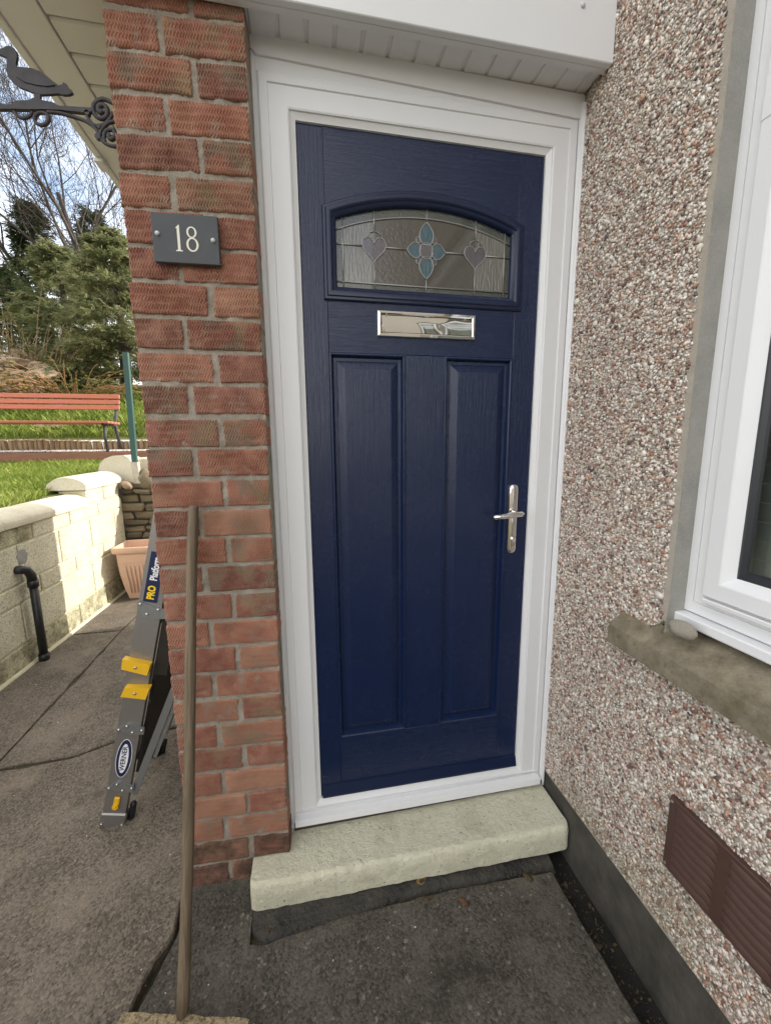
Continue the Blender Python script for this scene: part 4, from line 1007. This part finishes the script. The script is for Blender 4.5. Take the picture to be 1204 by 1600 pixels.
# dry stone wall
dw = thing('dry_stone_wall', 'dark rough dry stone wall behind the terracotta planter', 'stone wall')
MB().box(-1.77, -.3, 3.33, 3.5, -.1, 1.0).build('core', 'mortar_damp', dw)
z = .0; random.seed(21)
while z < 1.06:
    hh = random.uniform(.045, .10); x = -1.775+random.uniform(-.02, .0)
    while x < -.5:
        wd = random.uniform(.09, .26); 
        q = MB(); q.cbox(-wd/2+.003, wd/2-.003, -.05, .04, -hh/2+.003, hh/2-.003, .014, None, .009)
        q.build('stone', 'drystone', dw, loc=(x+wd/2, 3.32+random.uniform(-.02, .02), z+hh/2+random.uniform(-.006, .006)), rot=(random.uniform(-.1, .1), random.uniform(-.05, .05), random.uniform(-.1, .1)))
        x += wd+.004
    z += hh+.004
p = at(197, 758, 'y', 3.22)
blob(.052, .11, .04, 8, .2, 1.3, 3).build('fallen_stone', 'boulder', None, True, loc=(p.x, 3.24, p.z), rot=(.15, .62, .5), label='brown flat stone tipped on the end of the block wall', cat='stone')
p = at(231, 765, 'y', 3.32)
blob(.10, .09, .12, 5, .25, 1.6, 3).build('rubble_stone', 'drystone', None, True, loc=(p.x, 3.34, 1.10), label='rough grey rubble stone at the foot of the green post', cat='stone')
# green post with a pale base
p0 = at(217, 755, 'y', 3.30); p1 = at(211, 722, 'y', 3.30); p2 = at(196.5, 551, 'y', 3.30)
po = thing('green_post', 'slim green post in a pale concrete foot beside the pier', 'post')
def rect_tube(a, b, wx_, wy_): return MB().loft([[(c_.x+sx*wx_, c_.y+sy*wy_, c_.z) for sx, sy in ((-1,-1),(1,-1),(1,1),(-1,1))] for c_ in (a, b)], cap=True)
rect_tube(p0, p1, .030, .03).build('base', 'post_concrete', po); rect_tube(p1, p2, .0235, .02).build('shaft', 'post_green', po)

# terracotta planter
pn = thing('planter', 'square terracotta plastic planter in the corner by the stone wall', 'planter', (-1.525, 2.96, .003), (0, 0, R(2)))
def sq(h, z, r=.12):
    k = h*r; o = []
    for sx, sy, a0 in ((1, -1, -90), (1, 1, 0), (-1, 1, 90), (-1, -1, 180)):
        for a in (0, 30, 60, 90): o.append((sx*(h-k)+k*math.cos(R(a0+a)), sy*(h-k)+k*math.sin(R(a0+a)), z))
    return o
q = MB(); q.loft([sq(.098, 0), sq(.104, .004), sq(.125, .10), sq(.143, .22), sq(.152, .33), sq(.155, .425), sq(.157, .43)], cap=False); q.f.append(tuple(range(16))); smooth_angle(q.build('pot_body', 'terracotta', pn), 35)
q = MB(); q.loft([sq(.156, .425), sq(.174, .428), sq(.179, .436), sq(.181, .472), sq(.178, .478), sq(.163, .479), sq(.158, .474), sq(.150, .40), sq(.142, .30)]); k = len(q.v); q.f.append(tuple(range(k-16, k))); smooth_angle(q.build('rim', 'terracotta', pn), 35)
MB().prism([(-.12, .34), (.12, .34), (.124, .415), (-.124, .415)], lambda a, b, d: (a, d-.152-(b-.34)*.03, b), -.006, .012).build('band', 'terracotta', pn)
for side in (0, 1):
    for k in range(6):
        a = -.085+k*.034; q = MB(); q.tube([((a*.80), -.124, .06), (a*.9, -.142, .17), (a, -.1525, .27), (a*1.02, -.154, .315)], [.005, .0085, .009, .006], 8); q.build('flute', 'terracotta', pn, True, rot=(0, 0, R(-90*side)))

pn.scale = (1.03, 1.03, 1.08)
# black waste pipe
wp = thing('waste_pipe', 'black plastic waste pipe on the cream block wall', 'pipe')
XP = XB+.045
e0 = at(40, 890, 'x', XP); f0 = at(66, 1036, 'x', XP)
ctr = Vector((XP, e0.y+.05, 0)); 
pth = [(XB-.02, e0.y-.02, e0.z+.004), (XB+.02, e0.y-.01, e0.z+.002), (XP, e0.y+.012, e0.z-.008), (XP+.006, e0.y+.035, e0.z-.05), (XP+.006, e0.y+.04, e0.z-.10)]
MB().tube(pth, .027, 14).build('elbow', 'pipe_black', wp, True)
MB().tube([(XP+.006, e0.y+.039, e0.z-.085), (XP+.006, e0.y+.041, e0.z-.13)], .031, 14).build('socket', 'pipe_black', wp, True)
MB().tube([(XP+.006, e0.y+.04, e0.z-.12), (XP+.004, e0.y+.04, .012)], .024, 14).build('pipe', 'pipe_black', wp, True)
MB().tube([(XP+.004, e0.y+.04, .045), (XP+.004, e0.y+.04, .002)], .031, 14).build('socket', 'pipe_black', wp, True)
q = blob(.004, .055, .05, 4, .2, 2, 3); q.build('mortar_patch', 'reveal_cement', wp, True, loc=(XB+.003, e0.y+.055, e0.z+.075))

# ================================================================== UPPER GARDEN
ed = ob('timber_edging', MB().cbox(-6, -1.0, 4.555, 4.60, 1.16, 1.385, .006).mesh('timber_edging', 'edging_wood'), label='brown timber edging board along the gravel strip', cat='edging')
le = thing('log_edging', 'low edging of upright half logs behind the bench', 'edging')
random.seed(5); x = -4.75
lm = [MB().tube([(0, 0, -.1), (0, 0, 0), (0, 0, .158), (.002, 0, .166)], [.034, .034, .033, .026], 8).mesh('log', 'log_wood', True) for _ in range(1)]
while x < -1.3:
    yy = 5.20+.05*math.sin(x*2.3); ob('log', lm[0], le, (x, yy, 1.385+.012*math.sin(x*3)+random.uniform(-.006, .006)), (random.uniform(-.05, .05), random.uniform(-.07, .07), random.uniform(0, 6))); x += random.uniform(.058, .068)
MB().tube([(x, 5.20+.05*math.sin(x*2.3)-.035, 1.53+.012*math.sin(x*3)) for x in np.linspace(-4.7, -1.35, 60)], .0025, 5).build('wire', 'iron', le)

bn = thing('garden_bench', 'red slatted garden bench with dark metal legs', 'bench', (0, 0, 0))
BY = 4.93
def yz(v, y=BY): return at(95, v, 'y', y).z
xR = at(192, 660, 'y', BY).x; xLft = xR-1.72
for k in range(3):
    zc = yz((618.8, 627.6, 636.2)[k], BY+.1-.018*k); q = MB(); q.cbox(xLft, xR-.045, -.012, .012, -.0295, .0295, .004); q.build('back_slat', 'bench_wood', bn, loc=(0, BY+.10-.018*k, zc), rot=(R(-12), 0, 0))
for k in range(4):
    q = MB(); q.cbox(xLft, xR, -.034, .034, -.014, .014, .004); q.build('seat_slat', 'bench_wood', bn, loc=(0, BY-.38+k*.088, yz(660.5)-.014))
for xx in (xR-.09, xLft+.12):
    q = MB(); zg = 1.395; zs = yz(662)
    q.tube([(xx, BY-.30, zg), (xx+.0, BY-.33, zg+.2), (xx, BY-.30, zs-.02)], .02, 8); q.tube([(xx, BY+.10, zg), (xx, BY+.02, zg+.2), (xx, BY-.02, zs-.02), (xx, BY+.06, zs+.16), (xx, BY+.125, yz(613))], [.022, .02, .022, .02, .018], 8)
    q.tube([(xx, BY-.36, zs-.022), (xx, BY, zs-.022)], .018, 8); q.build('leg_frame', 'iron', bn, True)

# boulders and rough stone behind the bench
random.seed(9)
def boulder(u, v, y, rx, ry, rz, sd, lab, mat='boulder'):
    p = at(u, v, 'y', y); q = blob(rx, ry, rz, sd, .34, 1.6, 4); o = q.build('boulder', mat, None, True, loc=p, label=lab, cat='boulder', group='boulders behind the bench'); return o
tw = thing('stone_terrace', 'sandy rough stone terrace wall behind the left end of the bench', 'stone wall')
for r_ in range(7):
    zz = at(0, 655-r_*15, 'y', 6.6).z; xa = at(-70, 620, 'y', 6.6).x; xb = at(100-r_*9, 620, 'y', 6.6).x
    while xa < xb:
        wd = random.uniform(.12, .42); hh_ = random.uniform(.13, .19)
        q = blob(wd*.62, .26, hh_*.66, random.uniform(0, 60), .34, 1.6, 3)
        q.build('stone', 'boulder', tw, loc=(xa+wd/2, 6.62+r_*.05+random.uniform(-.06, .06), zz+random.uniform(-.03, .03)), rot=(random.uniform(-.3, .3), random.uniform(-.2, .2), random.uniform(-.3, .3))); xa += wd*.92
boulder(88, 667, 5.75, .26, .2, .06, 11, 'flat pale stone lying in the grass under the bench')
for i, (u, v) in enumerate(((-6, 583), (8, 573), (22, 563), (40, 556))):
    p = at(u, v, 'y', 7.5); MB().cbox(-.16, .16, -.2, .2, -.12, .06, .02, None, .012).build('retaining_block', 'boulder', None, loc=p, rot=(0, 0, .2), label=f'{("lowest","second lowest","third","topmost")[i]} of the stepped stone blocks above the boulder', cat='stone', group='stepped stone blocks')

# ---- vegetation
def sprays(centers, outs, size, nleaf, droop, spread=.55, wd=.10):
    """flat fan-like conifer sprays: each a set of narrow quads"""
    n = len(centers); Cn = np.asarray(centers); O = np.asarray(outs); O = O/np.linalg.norm(O, axis=1)[:, None]
    O[:, 2] -= droop; O /= np.linalg.norm(O, axis=1)[:, None]
    S = np.cross(O, np.array([0, 0, 1.])+rng.normal(0, .35, (n, 3))); S /= np.linalg.norm(S, axis=1)[:, None]; U = np.cross(S, O)
    sz = size*rng.uniform(.6, 1.25, n); VV = []; A = []
    base = np.clip(rng.normal(.5, .16, n), 0, 1)
    for k in range(nleaf):
        t = rng.uniform(.0, .7, n)[:, None]; sg = rng.choice([-1, 1], n)[:, None]
        st = Cn + O*(sz[:, None]*t) ; d = O*rng.uniform(.5, 1., (n, 1)) + S*sg*rng.uniform(.1, spread*1.6, (n, 1)) + U*rng.normal(0, .18, (n, 1))
        d /= np.linalg.norm(d, axis=1)[:, None]; ln = sz[:, None]*rng.uniform(.35, .65, (n, 1)); side = np.cross(d, U); w_ = ln*wd
        e = st+d*ln - np.array([0, 0, 1.])*ln*droop*.35
        VV.append(np.stack([st, st+d*ln*.5+side*w_, e, st+d*ln*.5-side*w_], 1)); A.append(np.clip(base+rng.normal(0, .09, n), 0, 1))
    VV = np.concatenate(VV).reshape(-1, 3); A = np.repeat(np.concatenate(A), 4)
    return VV, np.arange(len(VV)).reshape(-1, 4), A
def trunk_mesh(h, r): return MB().tube([(0, 0, -.2), (.02, 0, h*.3), (0, .03, h*.7), (0, 0, h)], [r*1.2, r, r*.6, r*.2], 8)
def conifer(x, y, h, rad, n, mat, label, nm='conifer', size=.2, droop=.35, tiers=11, nleaf=10, fat=.55, kk=44):
    z = H(x, y)-.1; t = thing(nm, label, 'tree', (x, y, z)); trunk_mesh(h*.95, .06+h*.012).build('trunk', 'bark', t, True)
    ce, ou = [], []; nb = n//kk; sg_ = .105 if kk > 30 else .22
    for b in range(nb):
        f = random.random()**.85; zz = h*(.03+.95*f); rr = rad*((1-f)**fat)*(.72+.28*math.sin(f*tiers*6.28+random.random()*1.2)) + .05
        rr *= 1+.28*mnoise.noise(Vector((math.cos(b*2.4)*1.6, math.sin(b*2.4)*1.6, zz*1.3)))
        a = b*2.39996+random.uniform(-.3, .3)
        for k in range(kk):
            s = random.uniform(.12, 1.0)**.6; da = random.gauss(0, sg_)/max(s, .4)
            p = Vector((math.cos(a+da)*rr*s, math.sin(a+da)*rr*s, zz + .20*rr*s*s*1.0 - .26*(s**3)*rr + random.gauss(0, .028 if kk > 30 else .09)))
            ce.append(p); ou.append((math.cos(a+da*2), math.sin(a+da*2), .35+random.gauss(0, .25)))
    V, F, A = sprays(ce, ou, size, nleaf, droop)
    ob('crown', bulk('crown', V, F, mat, A), t); return t
random.seed(31)
def gx(u, y): return at(u, 620, 'y', y).x
conifer(gx(200, 7.7), 7.7, 3.0, 1.3, 8200, 'conifer_leaf', 'golden green conifer with drooping fans right behind the bench', size=.17)
conifer(gx(118, 8.9), 8.9, 3.1, 1.25, 6000, 'conifer_leaf', 'yellow green conifer left of the big drooping conifer', size=.18)
conifer(gx(30, 10.5), 10.5, 2.9, 1.3, 3600, 'conifer_dark', 'deep green evergreen bush at the left picture edge', size=.2, kk=14)
conifer(gx(85, 13.5), 13.5, 5.2, 1.6, 3000, 'conifer_dark', 'tall dark thin-topped evergreen behind the bare branches', size=.30, nleaf=7, fat=.8, kk=12)
conifer(gx(175, 14.5), 14.5, 5.6, 1.7, 3000, 'conifer_dark', 'dark evergreen showing behind the pier edge through bare twigs', size=.30, nleaf=7, fat=.8, kk=12)
conifer(gx(-60, 12.5), 12.5, 4.4, 2.0, 2600, 'conifer_dark', 'broad dark evergreen beyond the left picture edge', size=.28, nleaf=7, kk=12)

def bare_tree(base, label, trunk_len, trunk_r, dirv, seed, levels=5, twig=.006, up=.25, lean=(-.1, 0, 0)):
    rnd = random.Random(seed); t = thing('bare_tree', label, 'tree', base); segT, segB = MB(), MB(); count = [0]
    def grow(p, d, ln, r, lv):
        n = 5 if lv < 3 else 4; pts = [p]; rs = [r]; dd = d.copy(); r_end = max(r*.5, twig*.5)
        for i in range(n):
            dd = (dd + Vector((rnd.gauss(0, .15), rnd.gauss(0, .15), rnd.gauss(0, .11)+up*.16)) + Vector(lean)*.12).normalized()
            p = p + dd*ln/n; pts.append(p); rs.append(r+(r_end-r)*(i+1)/n)
        (segT if lv == 0 else segB).tube(pts, rs, 7 if lv == 0 else (5 if lv == 1 else 3), cap=False); count[0] += 1
        if lv >= levels: return
        nc = (8, 6, 5, 4, 2)[min(lv, 4)]
        for k in range(nc):
            f = .28+.72*(k+rnd.random()*.8)/nc; i = min(int(f*n), n-1); q = pts[i].lerp(pts[i+1], f*n-i)
            dr = (pts[i+1]-pts[i]).normalized(); side = Vector((rnd.gauss(0, 1), rnd.gauss(0, 1), rnd.gauss(0, .7))); side = (side-dr*side.dot(dr)).normalized()
            an = rnd.uniform(.38, .85); grow(q, (dr*math.cos(an)+side*math.sin(an)).normalized(), ln*rnd.uniform(.48, .78), max(rs[i]*rnd.uniform(.42, .62), twig), lv+1)
    grow(Vector((0, 0, -.3)), Vector(dirv).normalized(), trunk_len, trunk_r, 0)
    segT.build('trunk', 'bark', t, True)
    me = bulk('branches', segB.v, segB.f, 'bark', smooth=True); ob('branches', me, t); return t
xx = gx(205, 11.5); bare_tree((xx, 11.5, H(xx, 11.5)), 'leafless tree with long arching branches behind the conifer', 5.4, .10, (-.36, .0, 1), 4, 5, .0046, .55, (-.35, 0, 0))
xx = gx(120, 13); bare_tree((xx, 13, H(xx, 13)), 'slender leafless tree left of the arching leafless tree', 6.2, .085, (-.10, 0, 1), 12, 5, .0046, .6, (-.2, 0, 0))
xx = gx(10, 12); bare_tree((xx, 12, H(xx, 12)), 'leafless tree with tangled twigs at the left picture edge', 5.0, .08, (.05, 0, 1), 17, 5, .0046, .45, (0, 0, 0))
# bare upright stems and dry orange bramble
def stems(nm, label, c, n, ln, rad, mat, spread, seed, arch=.3, leaves=0):
    rnd = random.Random(seed); t = thing(nm, label, 'shrub', c); q = MB(); ce = []
    for k in range(n):
        a = rnd.uniform(0, 6.283); s = rnd.uniform(.1, 1)*spread; p = Vector((math.cos(a)*rnd.uniform(0, rad), math.sin(a)*rnd.uniform(0, rad)*.6, -.05)); d = Vector((math.cos(a)*s, math.sin(a)*s, 1)).normalized(); l = ln*rnd.uniform(.55, 1.1); pts = [p]
        for i in range(6):
            d = (d+Vector((math.cos(a)*arch*.18+rnd.gauss(0, .06), math.sin(a)*arch*.18+rnd.gauss(0, .06), -arch*.2*(i/5)))).normalized(); p = p+d*l/6; pts.append(p)
            if leaves:
                for _ in range(leaves): ce.append(p+Vector((rnd.gauss(0, .08), rnd.gauss(0, .08), rnd.gauss(0, .08))))
        q.tube(pts, [.009, .008, .0075, .0065, .0055, .0045, .003], 4, cap=False)
    ob('stems', bulk('stems', q.v, q.f, mat), t)
    if ce:
        V, F, A = sprays(ce, rng.normal(size=(len(ce), 3)), .10, 4, .1, .8, .3); ob('leaves', bulk('leaves', V, F, 'shrub_leaf', A), t)
    return t
def sh(u, y): x_ = gx(u, y); return (x_, y, H(x_, y))
stems('bare_shrub', 'tall bare pale stems rising at the left above the boulder', sh(28, 7.6), 34, 1.9, .45, 'stem_wood', .45, 3, .2)
stems('bare_shrub', 'bare upright stems further left behind the stepped blocks', sh(-10, 7.9), 30, 1.7, .5, 'stem_wood', .5, 8, .2)
stems('bramble', 'dry orange brown bramble arching right of the boulder', sh(112, 6.8), 150, 1.05, .5, 'dry_stem', 1.3, 5, 1.1, 1)
stems('leafy_shrub', 'straggly yellow green shrub between the stems and the conifer', sh(78, 7.6), 60, 1.5, .45, 'stem_wood', .7, 6, .5, 5)

# ================================================================== SMALL THINGS ON THE GROUND
def leaf(loc, rot, s, mat, lab):
    q = MB(); n = 9
    up_ = [(s*(i/(n-1)-.5), s*.30*math.sin(math.pi*i/(n-1))**.8, s*.22*abs(i/(n-1)-.5)) for i in range(n)]; dn = [(a, -b, c) for a, b, c in up_]; mid = [(a, 0, c-s*.07) for a, _, c in up_]
    q.loft([up_, mid, dn], close=False); o = q.build('fallen_leaf', mat, None, True, loc=loc, rot=rot, label=lab, cat='leaf', group='fallen leaves'); return o
p = at(722, 1413, 'z', -.008); leaf((p.x, p.y, .000), (.5, .9, 1.3), .062, 'leaf_brown', 'curled reddish brown leaf on the dark slab below the step')
p = at(655, 1373, 'z', -.01); leaf((p.x, p.y-.012, -.004), (.3, .1, .3), .036, 'leaf_tan', 'small tan leaf caught against the foot of the step')
n = 620; xx = np.r_[rng.uniform(-.4, .86, 380), rng.uniform(-1.7, -.4, 240)]; yy = np.r_[rng.uniform(-.75, -.16, 380), rng.uniform(-.6, 2.4, 240)]
zz = np.where(xx > -.38, -.0145, .0035); P = np.c_[xx, yy, zz]
V, F = stones(n, P, rng.lognormal(math.log(.0013), .4, (n, 1))*np.array([[1, 1, .6]])); ob('grit', bulk('grit', V, F, 'grit'), label='pale specks of grit scattered over the dark concrete', cat='grit', kind='stuff')
# leaf litter and dirt washed into the gutter and against the edges
n = 520; k = 300
xx = np.r_[rng.uniform(.885, .955, k), rng.uniform(-.1, .86, n-k)]; yy = np.r_[rng.uniform(-.95, -.10, k), rng.uniform(-.165, -.105, n-k)]
P = np.c_[xx, yy, np.r_[np.full(k, -.058), np.full(n-k, -.015)]]
V, F = stones(n, P, rng.lognormal(math.log(.0034), .5, (n, 1))*np.array([[1, .7, .35]])); ob('leaf_litter', bulk('leaf_litter', V, F, 'litter'), label='dark crumbs of leaf litter in the gutter by the plinth', cat='litter', kind='stuff')
